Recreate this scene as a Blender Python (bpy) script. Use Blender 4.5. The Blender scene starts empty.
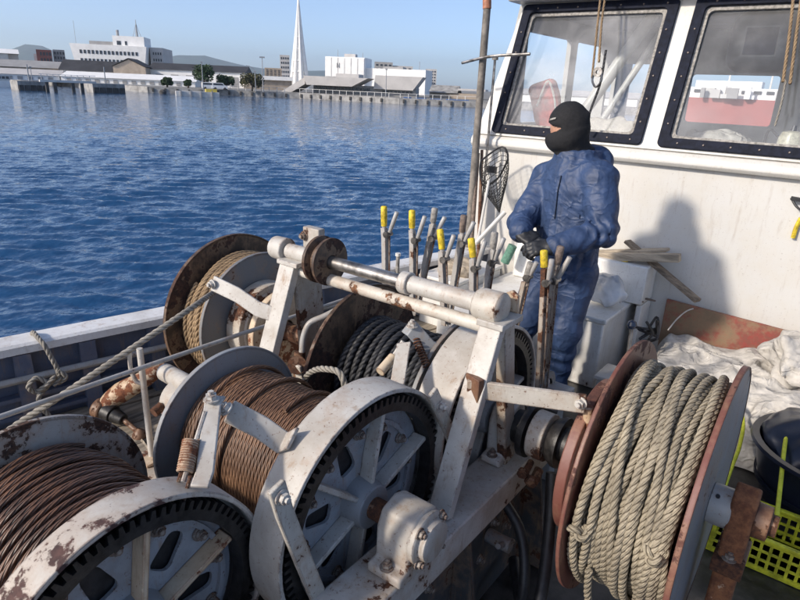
import bpy, math, random
import numpy as np
from mathutils import Vector, Matrix, Quaternion
from mathutils.geometry import tessellate_polygon
rad = math.radians
random.seed(7); RNG = np.random.default_rng(11)
scene = bpy.context.scene
COL = scene.collection

# ------------------------------------------------------------------ camera (boat axes: x athwart, y towards the wheelhouse, z up, deck at z=0)
HEAD, PITCH, ROLL, FPX = 37.0, 19.5, 2.5, 600.0
CAM = np.array([0.0, 0.0, 1.75])
def cam_basis():
    h, p, r = rad(HEAD), rad(PITCH), rad(ROLL)
    f0 = np.array([-math.sin(h), math.cos(h), 0]); up = np.array([0, 0, 1.0]); rt = np.cross(f0, up)
    f = f0*math.cos(p) - up*math.sin(p); u = up*math.cos(p) + f0*math.sin(p)
    return rt*math.cos(r) + u*math.sin(r), u*math.cos(r) - rt*math.sin(r), f, f0
CR, CU, CF, CF0 = cam_basis()
cd = bpy.data.cameras.new('camera'); cam = bpy.data.objects.new('camera', cd); COL.objects.link(cam)
cd.sensor_width = 36.0; cd.lens = 36.0*FPX/800.0; cd.clip_start = 0.05; cd.clip_end = 20000
M = Matrix(((CR[0], CU[0], -CF[0], CAM[0]), (CR[1], CU[1], -CF[1], CAM[1]), (CR[2], CU[2], -CF[2], CAM[2]), (0, 0, 0, 1)))
cam.matrix_world = M
scene.camera = cam

# ------------------------------------------------------------------ light
SUN_TRAVEL = Vector((0.38, 0.90, -0.52)).normalized()
SUN_ELEV = math.asin(-SUN_TRAVEL.z); SUN_AZ = math.atan2(-SUN_TRAVEL.x, -SUN_TRAVEL.y)
world = bpy.data.worlds.new('World'); scene.world = world; world.use_nodes = True
wn, wl = world.node_tree.nodes, world.node_tree.links
wn.clear()
sky = wn.new('ShaderNodeTexSky'); sky.sky_type = 'NISHITA'; sky.sun_disc = False
sky.sun_elevation = SUN_ELEV; sky.sun_rotation = SUN_AZ; sky.altitude = 10; sky.air_density = 0.5; sky.dust_density = 1.0; sky.ozone_density = 1.1
bg = wn.new('ShaderNodeBackground'); bg.inputs[1].default_value = 0.15
wo = wn.new('ShaderNodeOutputWorld'); wl.new(sky.outputs[0], bg.inputs[0]); wl.new(bg.outputs[0], wo.inputs[0])
sl = bpy.data.lights.new('sun', 'SUN'); sl.energy = 2.65; sl.angle = rad(4.0); sl.color = (1.0, 0.90, 0.78)
so = bpy.data.objects.new('sun', sl); COL.objects.link(so); so.location = (-20, -40, 30)
so.rotation_mode = 'QUATERNION'; so.rotation_quaternion = SUN_TRAVEL.to_track_quat('-Z', 'Y')
vs = scene.view_settings; vs.view_transform = 'Standard'; vs.look = 'None'; vs.gamma = 1; vs.use_curve_mapping = False; vs.exposure = 0.72

# ------------------------------------------------------------------ pixel -> place (800x600 photograph pixels; a plane gives the distance)
SEA = -2.5; LAND = -1.0
def ray(x, y):
    d = CR*(x-400)/FPX + CU*(300-y)/FPX + CF
    return d/np.linalg.norm(d)
def PZ(x, y, z): d = ray(x, y); return CAM + d*(z-CAM[2])/d[2]
def PX(x, y, v): d = ray(x, y); return CAM + d*(v-CAM[0])/d[0]
def PY(x, y, v): d = ray(x, y); return CAM + d*(v-CAM[1])/d[1]
def PD(x, y, dist):                      # at a given level distance ahead of the lens
    d = ray(x, y); return CAM + d*dist/(d @ CF0)

# ------------------------------------------------------------------ noise
def _hash(i, j, k):
    n = (i*374761393 + j*668265263 + k*2147483647 + 1013904223) & 0xffffffff
    n = ((n ^ (n >> 13))*1274126177) & 0xffffffff
    return ((n ^ (n >> 16)) & 0xffff)/32767.5 - 1.0
def vnoise(p):
    p = np.asarray(p, float); i = np.floor(p).astype(np.int64); f = p-i; w = f*f*(3-2*f); r = 0
    for dx in (0, 1):
        for dy in (0, 1):
            for dz in (0, 1):
                wx = w[..., 0] if dx else 1-w[..., 0]; wy = w[..., 1] if dy else 1-w[..., 1]; wz = w[..., 2] if dz else 1-w[..., 2]
                r = r + wx*wy*wz*_hash(i[..., 0]+dx, i[..., 1]+dy, i[..., 2]+dz)
    return r
def fbm(p, o=4):
    p = np.asarray(p, float); a, s = 1.0, 0
    for _ in range(o): s = s + a*vnoise(p); p = p*2.03+17.3; a *= .5
    return s

# ------------------------------------------------------------------ mesh builder
def nrm(v): v = np.asarray(v, float); return v/(np.linalg.norm(v)+1e-12)
def frame(d, up=(0, 0, 1)):
    d = nrm(d); up = np.asarray(up, float)
    if abs(d @ nrm(up)) > .98: up = np.array([1., 0, 0]) if abs(d[0]) < .9 else np.array([0, 1., 0])
    s = nrm(np.cross(d, up)); return d, s, np.cross(s, d)
class MB:
    def __init__(self): self.v = []; self.f = []; self.n = 0; self.a = []
    def add(self, v, f, attr=None):
        v = np.asarray(v, float).reshape(-1, 3)
        self.v.append(v); self.f += [tuple(int(i)+self.n for i in q) for q in f]; self.n += len(v)
        self.a.append(np.zeros((len(v), 3)) if attr is None else attr); return self
    def box(self, c, s, R=None):
        s = np.asarray(s, float)/2
        v = np.array([[x, y, z] for x in (-1, 1) for y in (-1, 1) for z in (-1, 1)])*s
        if R is not None: v = v @ np.asarray(R).T
        return self.add(v+np.asarray(c, float), [(0, 1, 3, 2), (4, 6, 7, 5), (0, 4, 5, 1), (2, 3, 7, 6), (0, 2, 6, 4), (1, 5, 7, 3)])
    def bx(self, x0, x1, y0, y1, z0, z1): return self.box(((x0+x1)/2, (y0+y1)/2, (z0+z1)/2), (abs(x1-x0), abs(y1-y0), abs(z1-z0)))
    def beam(self, p0, p1, w, h, up=(0, 0, 1)):
        p0, p1 = np.asarray(p0, float), np.asarray(p1, float); d, s, u = frame(p1-p0, up)
        R = np.array([d, s, u]).T
        return self.box((p0+p1)/2, (np.linalg.norm(p1-p0), w, h), R)
    def strip(self, pts, side, w, t):                 # flat bar bent along pts; w along side
        pts = np.asarray(pts, float); side = nrm(side); n = len(pts); V = []
        for i in range(n):
            d = nrm(pts[min(i+1, n-1)]-pts[max(i-1, 0)]); u = nrm(np.cross(d, side))
            for a, b in ((-1, -1), (1, -1), (1, 1), (-1, 1)): V.append(pts[i]+side*a*w/2+u*b*t/2)
        F = [(4*i+k, 4*i+(k+1) % 4, 4*i+4+(k+1) % 4, 4*i+4+k) for i in range(n-1) for k in range(4)] + [(3, 2, 1, 0), tuple(4*n-4+k for k in range(4))]
        return self.add(V, F)
    def lathe(self, p, d, prof, n=32, a0=0, a1=2*math.pi, up=(0, 0, 1)):
        """prof: list of (along, radius); closed if first==last"""
        p = np.asarray(p, float); d, s, u = frame(d, up); full = abs(a1-a0) > 6.28
        m = n if full else n+1; A = np.linspace(a0, a1, n+1)[:m]; k = len(prof); V = []
        for a in A:
            r_ = s*math.cos(a)+u*math.sin(a)
            for (t, r) in prof: V.append(p+d*t+r_*r)
        F = []
        for i in range(n if full else n):
            j = (i+1) % m
            for q in range(k-1):
                F.append((i*k+q, i*k+q+1, j*k+q+1, j*k+q))
        return self.add(V, F)
    def cyl(self, p0, p1, r0, r1=None, n=16):
        p0, p1 = np.asarray(p0, float), np.asarray(p1, float); r1 = r0 if r1 is None else r1
        L = np.linalg.norm(p1-p0); d, s, u = frame(p1-p0)
        A = np.linspace(0, 2*math.pi, n, endpoint=False); c = np.cos(A)[:, None]*s+np.sin(A)[:, None]*u
        V = np.r_[p0+c*r0, p1+c*r1]
        F = [(i, (i+1) % n, n+(i+1) % n, n+i) for i in range(n)] + [tuple(range(n-1, -1, -1)), tuple(range(n, 2*n))]
        return self.add(V, F)
    def tube(self, path, r, n=8, lobes=0, twist=0.0, depth=.16, closed=False):
        P = np.asarray(path, float); m = len(P)
        T = np.gradient(P, axis=0); T /= np.linalg.norm(T, axis=1)[:, None]+1e-12
        s = np.r_[0, np.cumsum(np.linalg.norm(np.diff(P, axis=0), axis=1))]
        N = np.zeros_like(P); _, a, _ = frame(T[0]); N[0] = a
        for i in range(1, m):
            v = N[i-1]-T[i]*(N[i-1] @ T[i]); N[i] = v/(np.linalg.norm(v)+1e-12)
        B = np.cross(T, N); th = np.linspace(0, 2*math.pi, n+1)
        rr = np.broadcast_to(np.asarray(r, float), (m,))[:, None]*np.ones((1, n+1))
        if lobes: rr = rr*(1-depth+depth*1.4*np.abs(np.cos(lobes/2*(th[None, :]-s[:, None]*twist))))
        V = P[:, None, :]+(np.cos(th)[None, :, None]*N[:, None, :]+np.sin(th)[None, :, None]*B[:, None, :])*rr[:, :, None]
        q = n+1; at = np.zeros((m, q, 3)); at[:, :, 0] = s[:, None]; at[:, :, 1] = th[None, :]/(2*math.pi)
        F = [(i*q+k, i*q+k+1, (i+1)*q+k+1, (i+1)*q+k) for i in range(m-1) for k in range(n)]
        F += [tuple(range(n-1, -1, -1)), tuple((m-1)*q+k for k in range(n))]
        return self.add(V.reshape(-1, 3), F, at.reshape(-1, 3))
    def plate(self, outer, holes, t, o, ex, ey):
        """flat plate with holes: 2D loops in axes ex, ey from origin o, thickness t along ex x ey"""
        o = np.asarray(o, float); ex = np.asarray(ex, float); ey = np.asarray(ey, float); nz = np.cross(ex, ey)
        loops = [outer]+list(holes); tri = tessellate_polygon([[Vector((a, b, 0)) for a, b in L] for L in loops])
        flat = np.array([p for L in loops for p in L], float); N = len(flat)
        base = o+flat[:, :1]*ex+flat[:, 1:]*ey; V = np.r_[base-nz*t/2, base+nz*t/2]; F = []
        for a, b, c in tri:
            e1, e2 = flat[b]-flat[a], flat[c]-flat[a]; area = e1[0]*e2[1]-e1[1]*e2[0]
            if area < 0: b, c = c, b
            F.append((a+N, b+N, c+N)); F.append((c, b, a))
        k = 0
        for li, L in enumerate(loops):
            m = len(L); arr = np.array(L); ar = np.sum(arr[:, 0]*np.roll(arr[:, 1], -1)-arr[:, 1]*np.roll(arr[:, 0], -1))
            ccw = (ar > 0) == (li == 0)
            for i in range(m):
                a, b = k+i, k+(i+1) % m
                F.append((a, b, b+N, a+N) if ccw else (b, a, a+N, b+N))
            k += m
        return self.add(V, F)
    def mesh(self, name, off=(0, 0, 0), smooth=True, ang=38, attr=False):
        me = bpy.data.meshes.new(name); V = np.concatenate(self.v)-np.asarray(off, float)
        me.from_pydata(V.tolist(), [], self.f)
        if attr:
            at = me.attributes.new('rope', 'FLOAT_VECTOR', 'POINT'); at.data.foreach_set('vector', np.concatenate(self.a).astype(np.float32).ravel())
        if smooth:
            me.polygons.foreach_set('use_smooth', [True]*len(me.polygons)); me.set_sharp_from_angle(angle=rad(ang))
        me.update(); return me

def world_loc(o):
    p = np.array(o.location)
    while o.parent is not None: o = o.parent; p = p+np.array(o.location)
    return p
def tag(o, label=None, cat=None, group=None, kind=None):
    for k, v in (('label', label), ('category', cat), ('group', group), ('kind', kind)):
        if v: o[k] = v
    return o
def thing(name, label, cat, loc, group=None):
    o = bpy.data.objects.new(name, None); COL.objects.link(o); o.location = [float(c) for c in loc]; o.empty_display_size = .1
    return tag(o, label, cat, group)
def part(name, mb, mat, parent=None, bev=0, smooth=True, ang=38, attr=False, loc=None, seg=2):
    """link a builder (world coordinates) as one mesh object, under parent if given"""
    off = world_loc(parent) if parent is not None else (np.zeros(3) if loc is None else np.asarray(loc, float))
    me = mb.mesh(name, off, smooth, ang, attr); me.materials.append(mat)
    o = bpy.data.objects.new(name, me); COL.objects.link(o)
    if parent is not None: o.parent = parent
    elif loc is not None: o.location = loc
    if bev:
        b = o.modifiers.new('bevel', 'BEVEL'); b.width = bev; b.segments = seg; b.limit_method = 'ANGLE'; b.angle_limit = rad(40); b.harden_normals = False
    return o
def inst(name, me, parent, loc, R=None, sc=1.0):
    """another object on shared mesh data at a world place"""
    o = bpy.data.objects.new(name, me); COL.objects.link(o)
    off = world_loc(parent) if parent is not None else np.zeros(3)
    m = Matrix.Translation(Vector(np.asarray(loc, float)-off))
    if R is not None: m = m @ Matrix(np.asarray(R).tolist()).to_4x4()
    if sc != 1.0: m = m @ Matrix.Scale(sc, 4)
    if parent is not None: o.parent = parent
    o.matrix_basis = m; return o
def struct(o): o['kind'] = 'structure'; return o

# ------------------------------------------------------------------ iso-surface of a distance field (naive surface nets)
def surfnet(f, lo, hi, h):
    lo, hi = np.asarray(lo, float), np.asarray(hi, float)
    n = np.ceil((hi-lo)/h).astype(int)+1
    g = np.stack(np.meshgrid(*[lo[i]+h*np.arange(n[i]) for i in range(3)], indexing='ij'), -1)
    val = f(g.reshape(-1, 3)).reshape(n); c = tuple(n-1)
    acc = np.zeros(c+(3,)); cnt = np.zeros(c); corners = [(a, b, d) for a in (0, 1) for b in (0, 1) for d in (0, 1)]
    def sub(o): return val[o[0]:o[0]+c[0], o[1]:o[1]+c[1], o[2]:o[2]+c[2]]
    for a in corners:
        for ax in range(3):
            if a[ax]: continue
            b = list(a); b[ax] = 1; va, vb = sub(a), sub(b); m = (va < 0) != (vb < 0)
            t = np.where(m, va/np.where(m, va-vb, 1), 0); p = np.zeros(c+(3,)); p[:] = a; p[..., ax] += t
            acc += p*m[..., None]; cnt += m
    act = cnt > 0; idx = -np.ones(c, int); idx[act] = np.arange(act.sum()); ijk = np.argwhere(act)
    V = lo+(ijk+acc[act]/cnt[act][:, None])*h; F = []
    for ax in range(3):
        b, d = (ax+1) % 3, (ax+2) % 3
        s0 = [slice(None)]*3; s0[ax] = slice(0, n[ax]-1); s1 = [slice(None)]*3; s1[ax] = slice(1, n[ax])
        va, vb = val[tuple(s0)], val[tuple(s1)]; m = (va < 0) != (vb < 0)
        e = np.argwhere(m); ok = (e[:, b] > 0) & (e[:, d] > 0) & (e[:, b] < n[b]-1) & (e[:, d] < n[d]-1); e = e[ok]
        neg = va[tuple(e.T)] < 0; q = []
        for db, dd in ((-1, -1), (0, -1), (0, 0), (-1, 0)):
            k = e.copy(); k[:, b] += db; k[:, d] += dd; q.append(idx[tuple(k.T)])
        q = np.array(q).T; q[~neg] = q[~neg][:, ::-1]; F.append(q)
    return V, np.concatenate(F).tolist()
def smin(a, b, k):
    h = np.clip(.5+.5*(b-a)/k, 0, 1); return b*(1-h)+a*h-k*h*(1-h)
def sd_cone(p, a, b, ra, rb):             # tapered capsule
    a, b = np.asarray(a, float), np.asarray(b, float); ab = b-a; t = np.clip((p-a) @ ab/(ab @ ab), 0, 1)
    return np.linalg.norm(p-a-t[:, None]*ab, axis=1)-(ra+(rb-ra)*t)
def sd_ell(p, c, r, R=None):              # ellipsoid, R rows = axes
    q = p-np.asarray(c, float)
    if R is not None: q = q @ np.asarray(R, float).T
    r = np.asarray(r, float); k0 = np.linalg.norm(q/r, axis=1); k1 = np.linalg.norm(q/(r*r), axis=1); return k0*(k0-1)/(k1+1e-9)
def sd_box(p, c, s, R=None, rnd=0):
    q = p-np.asarray(c, float)
    if R is not None: q = q @ np.asarray(R, float).T
    d = np.abs(q)-np.asarray(s, float)+rnd
    return np.linalg.norm(np.maximum(d, 0), axis=1)+np.minimum(d.max(1), 0)-rnd
# ------------------------------------------------------------------ materials
def newmat(name):
    m = bpy.data.materials.new(name); m.use_nodes = True; nt = m.node_tree; nt.nodes.clear()
    out = nt.nodes.new('ShaderNodeOutputMaterial'); b = nt.nodes.new('ShaderNodeBsdfPrincipled'); nt.links.new(b.outputs[0], out.inputs[0])
    return m, nt, b
def nd(nt, t, **kw):
    n = nt.nodes.new(t)
    for k, v in kw.items(): setattr(n, k, v)
    return n
def rgb(c): return (c[0], c[1], c[2], 1.0)
def noise(nt, vec, scale, detail=5, rough=.6):
    n = nd(nt, 'ShaderNodeTexNoise'); n.inputs['Scale'].default_value = scale; n.inputs['Detail'].default_value = detail; n.inputs['Roughness'].default_value = rough
    if vec is not None: nt.links.new(vec, n.inputs['Vector'])
    return n.outputs[0]
def ramp(nt, fac, lo, hi, a=0.0, b=1.0):
    n = nd(nt, 'ShaderNodeMapRange'); n.interpolation_type = 'SMOOTHSTEP'
    for k, v in zip((1, 2, 3, 4), (lo, hi, a, b)): n.inputs[k].default_value = v
    nt.links.new(fac, n.inputs[0]); return n.outputs[0]
def math_(nt, op, a, b=None, c=None):
    n = nd(nt, 'ShaderNodeMath'); n.operation = op
    for i, v in enumerate((a, b, c)):
        if v is None: continue
        if isinstance(v, (int, float)): n.inputs[i].default_value = v
        else: nt.links.new(v, n.inputs[i])
    return n.outputs[0]
def mix(nt, fac, a, b, blend='MIX'):
    n = nd(nt, 'ShaderNodeMix'); n.data_type = 'RGBA'; n.blend_type = blend
    for i, v in ((0, fac), (6, a), (7, b)):
        if isinstance(v, (int, float)): n.inputs[i].default_value = v
        elif isinstance(v, tuple): n.inputs[i].default_value = rgb(v)
        else: nt.links.new(v, n.inputs[i])
    return n.outputs[2]
def bump(nt, b, h, strength=.4, dist=.004, prev=None):
    n = nd(nt, 'ShaderNodeBump'); n.inputs['Strength'].default_value = strength; n.inputs['Distance'].default_value = dist
    nt.links.new(h, n.inputs['Height'])
    if prev is not None: nt.links.new(prev, n.inputs['Normal'])
    nt.links.new(n.outputs[0], b.inputs['Normal']); return n.outputs[0]
def coords(nt, seed=0):
    t = nd(nt, 'ShaderNodeTexCoord'); m = nd(nt, 'ShaderNodeMapping'); m.inputs['Location'].default_value = (seed*3.1, seed*1.7, seed*2.3)
    nt.links.new(t.outputs['Object'], m.inputs[0]); return m.outputs[0]
_seed = [0]
def painted(name, col, rust=.2, scale=9, rough=.5, rustc=(.13, .052, .024), rust2=(.045, .02, .012), dirt=.35, dirtc=(.25, .2, .15), soft=.02, metal=0):
    """paint over steel: chipped down to rust where a noise says so, grime, runs and rust bleeding round the chips"""
    _seed[0] += 1; m, nt, b = newmat(name); v = coords(nt, _seed[0])
    big = noise(nt, v, scale*.45, 3, .55); n1 = noise(nt, v, scale*2.1, 9, .68)
    n1 = math_(nt, 'ADD', math_(nt, 'MULTIPLY', big, .55), math_(nt, 'MULTIPLY', n1, .45))
    thr = .5+(.5-rust)*.36
    mask = ramp(nt, n1, thr-soft*.6, thr+soft*.6); halo = ramp(nt, n1, thr-.11, thr+.01)
    n2 = noise(nt, v, scale*6, 6, .7); rc = mix(nt, ramp(nt, n2, .35, .65), rust2, rustc)
    n3 = noise(nt, v, 5.5, 7, .66); dm = math_(nt, 'MULTIPLY', ramp(nt, n3, .36, .70), dirt)
    pc = mix(nt, dm, col, dirtc)
    mp = nd(nt, 'ShaderNodeMapping'); mp.inputs['Scale'].default_value = (1, 1, .12); nt.links.new(v, mp.inputs[0])
    run = ramp(nt, noise(nt, mp.outputs[0], 34, 5, .7), .53, .74); pc = mix(nt, math_(nt, 'MULTIPLY', run, dirt*1.1), pc, (.26, .17, .10))
    pc = mix(nt, math_(nt, 'MULTIPLY', halo, .38), pc, (.34, .21, .12))
    geo = nd(nt, 'ShaderNodeNewGeometry'); bv = nd(nt, 'ShaderNodeBevel'); bv.samples = 3; bv.inputs['Radius'].default_value = .007
    dt = nd(nt, 'ShaderNodeVectorMath'); dt.operation = 'DOT_PRODUCT'; nt.links.new(geo.outputs['Normal'], dt.inputs[0]); nt.links.new(bv.outputs[0], dt.inputs[1])
    edge = ramp(nt, dt.outputs['Value'], .985, .90); en = ramp(nt, noise(nt, v, scale*3.3, 6, .7), .60-.6*max(0, min(rust, .4)), .68-.6*max(0, min(rust, .4)))
    mask = math_(nt, 'MAXIMUM', mask, math_(nt, 'MULTIPLY', edge, en))
    spk = ramp(nt, noise(nt, v, 95, 5, .7), .60, .68); pc = mix(nt, math_(nt, 'MULTIPLY', spk, min(1, dirt*1.4)), pc, rustc)
    nt.links.new(mix(nt, mask, pc, rc), b.inputs['Base Color'])
    nt.links.new(ramp(nt, mask, 0, 1, rough, .88), b.inputs['Roughness']); b.inputs['Metallic'].default_value = metal
    h = math_(nt, 'ADD', math_(nt, 'MULTIPLY', mask, -.6), math_(nt, 'MULTIPLY', math_(nt, 'MULTIPLY', n2, mask), .8))
    h = math_(nt, 'ADD', h, math_(nt, 'MULTIPLY', noise(nt, v, 38, 4, .6), .22))
    bump(nt, b, h, .8, .0025); return m
def plain(name, col, rough=.6, var=.25, scale=30, metal=0, bmp=.25, bd=.003, spec=.5, stretch=None, col2=None):
    _seed[0] += 1; m, nt, b = newmat(name); v = coords(nt, _seed[0])
    if stretch:
        mp = nd(nt, 'ShaderNodeMapping'); mp.inputs['Scale'].default_value = stretch; nt.links.new(v, mp.inputs[0]); v = mp.outputs[0]
    n1 = noise(nt, v, scale, 6, .65); c2 = col2 or tuple(c*(1-var*1.6) for c in col); c1 = tuple(min(1, c*(1+var*.5)) for c in col)
    nt.links.new(mix(nt, ramp(nt, n1, .3, .7), c2, c1), b.inputs['Base Color'])
    b.inputs['Roughness'].default_value = rough; b.inputs['Metallic'].default_value = metal; b.inputs['Specular IOR Level'].default_value = spec
    if bmp: bump(nt, b, noise(nt, v, scale*2.2, 5, .6), bmp, bd)
    return m
def strand(name, col, dark, freq=60, lobes=3, rough=.85, bd=.003, fine=0, var=.3, metal=0, col2=None):
    """twisted rope or wire: lay lines follow the 'rope' attribute (length, turn)"""
    _seed[0] += 1; m, nt, b = newmat(name); v = coords(nt, _seed[0])
    at = nd(nt, 'ShaderNodeAttribute'); at.attribute_name = 'rope'; sp = nd(nt, 'ShaderNodeSeparateXYZ'); nt.links.new(at.outputs['Vector'], sp.inputs[0])
    ph = math_(nt, 'ADD', math_(nt, 'MULTIPLY', sp.outputs[0], freq), math_(nt, 'MULTIPLY', sp.outputs[1], lobes*2*math.pi))
    w = math_(nt, 'ABSOLUTE', math_(nt, 'COSINE', math_(nt, 'MULTIPLY', ph, .5)))
    gap = ramp(nt, w, .02, .55)
    n1 = noise(nt, v, 14, 5, .65); c = mix(nt, ramp(nt, n1, .32, .68), tuple(x*(1-var) for x in col), col2 or tuple(min(1, x*(1+var*.4)) for x in col))
    c = mix(nt, math_(nt, 'MULTIPLY', ramp(nt, noise(nt, v, 160, 3, .7), .3, .75), .35), c, dark)
    c = mix(nt, math_(nt, 'MULTIPLY', ramp(nt, noise(nt, v, 4.5, 4, .7), .42, .68), .38), c, tuple(x*.45 for x in col))
    nt.links.new(mix(nt, gap, dark, c), b.inputs['Base Color']); b.inputs['Roughness'].default_value = rough; b.inputs['Metallic'].default_value = metal
    h = w
    if fine: h = math_(nt, 'ADD', w, math_(nt, 'MULTIPLY', math_(nt, 'SINE', math_(nt, 'SUBTRACT', math_(nt, 'MULTIPLY', sp.outputs[0], fine), math_(nt, 'MULTIPLY', sp.outputs[1], 12*2*math.pi))), .22))
    bump(nt, b, h, .8, bd); return m
def glassmat(name, haze=.10, tint=(.9, .94, .96)):
    m, nt, b = newmat(name); nt.nodes.remove(b); out = nt.nodes[0]
    tr = nd(nt, 'ShaderNodeBsdfTransparent'); tr.inputs[0].default_value = rgb(tint)
    gl = nd(nt, 'ShaderNodeBsdfGlossy'); gl.inputs['Roughness'].default_value = .03
    df = nd(nt, 'ShaderNodeBsdfDiffuse'); df.inputs[0].default_value = (.8, .8, .8, 1)
    v = coords(nt, 3); n1 = noise(nt, v, 2.2, 5, .6)
    m1 = nd(nt, 'ShaderNodeMixShader'); nt.links.new(ramp(nt, n1, .3, .75, haze*.4, haze*1.7), m1.inputs[0]); nt.links.new(tr.outputs[0], m1.inputs[1]); nt.links.new(df.outputs[0], m1.inputs[2])
    lw = nd(nt, 'ShaderNodeFresnel'); lw.inputs[0].default_value = 1.45
    m2 = nd(nt, 'ShaderNodeMixShader'); nt.links.new(math_(nt, 'MULTIPLY', lw.outputs[0], 1.6), m2.inputs[0]); nt.links.new(m1.outputs[0], m2.inputs[1]); nt.links.new(gl.outputs[0], m2.inputs[2])
    nt.links.new(m2.outputs[0], out.inputs[0]); return m

def cloth_mat(name, col, rough, bd=.01, fq=1.0):
    _seed[0] += 1; m, nt, b = newmat(name); v = coords(nt, _seed[0])
    d = nd(nt, 'ShaderNodeTexNoise'); d.inputs['Scale'].default_value = 5; d.inputs['Detail'].default_value = 3; nt.links.new(v, d.inputs['Vector'])
    vm = nd(nt, 'ShaderNodeVectorMath'); vm.operation = 'MULTIPLY_ADD'; nt.links.new(d.outputs['Color'], vm.inputs[0]); vm.inputs[1].default_value = (.22, .22, .22); nt.links.new(v, vm.inputs[2])
    def ridge(sc, stretch):
        mp = nd(nt, 'ShaderNodeMapping'); mp.inputs['Scale'].default_value = stretch; mp.inputs['Rotation'].default_value = (.5, .35, .2); nt.links.new(vm.outputs[0], mp.inputs[0])
        n1 = noise(nt, mp.outputs[0], sc, 2, .5); a = math_(nt, 'ABSOLUTE', math_(nt, 'SUBTRACT', n1, .5)); return math_(nt, 'POWER', math_(nt, 'SUBTRACT', 1.0, math_(nt, 'MULTIPLY', a, 3.0)), 3.0)
    h = math_(nt, 'ADD', ridge(5.5*fq, (1, 1, .4)), math_(nt, 'ADD', math_(nt, 'MULTIPLY', ridge(6*fq, (.6, .6, 1.7)), .8), math_(nt, 'MULTIPLY', ridge(15*fq, (1, 1, 1)), .14)))
    n2 = noise(nt, v, 14, 5, .6); nt.links.new(mix(nt, ramp(nt, n2, .3, .7), tuple(c*.75 for c in col), tuple(c*1.12 for c in col)), b.inputs['Base Color']); b.inputs['Roughness'].default_value = rough
    bump(nt, b, h, .9, bd); return m
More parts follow.
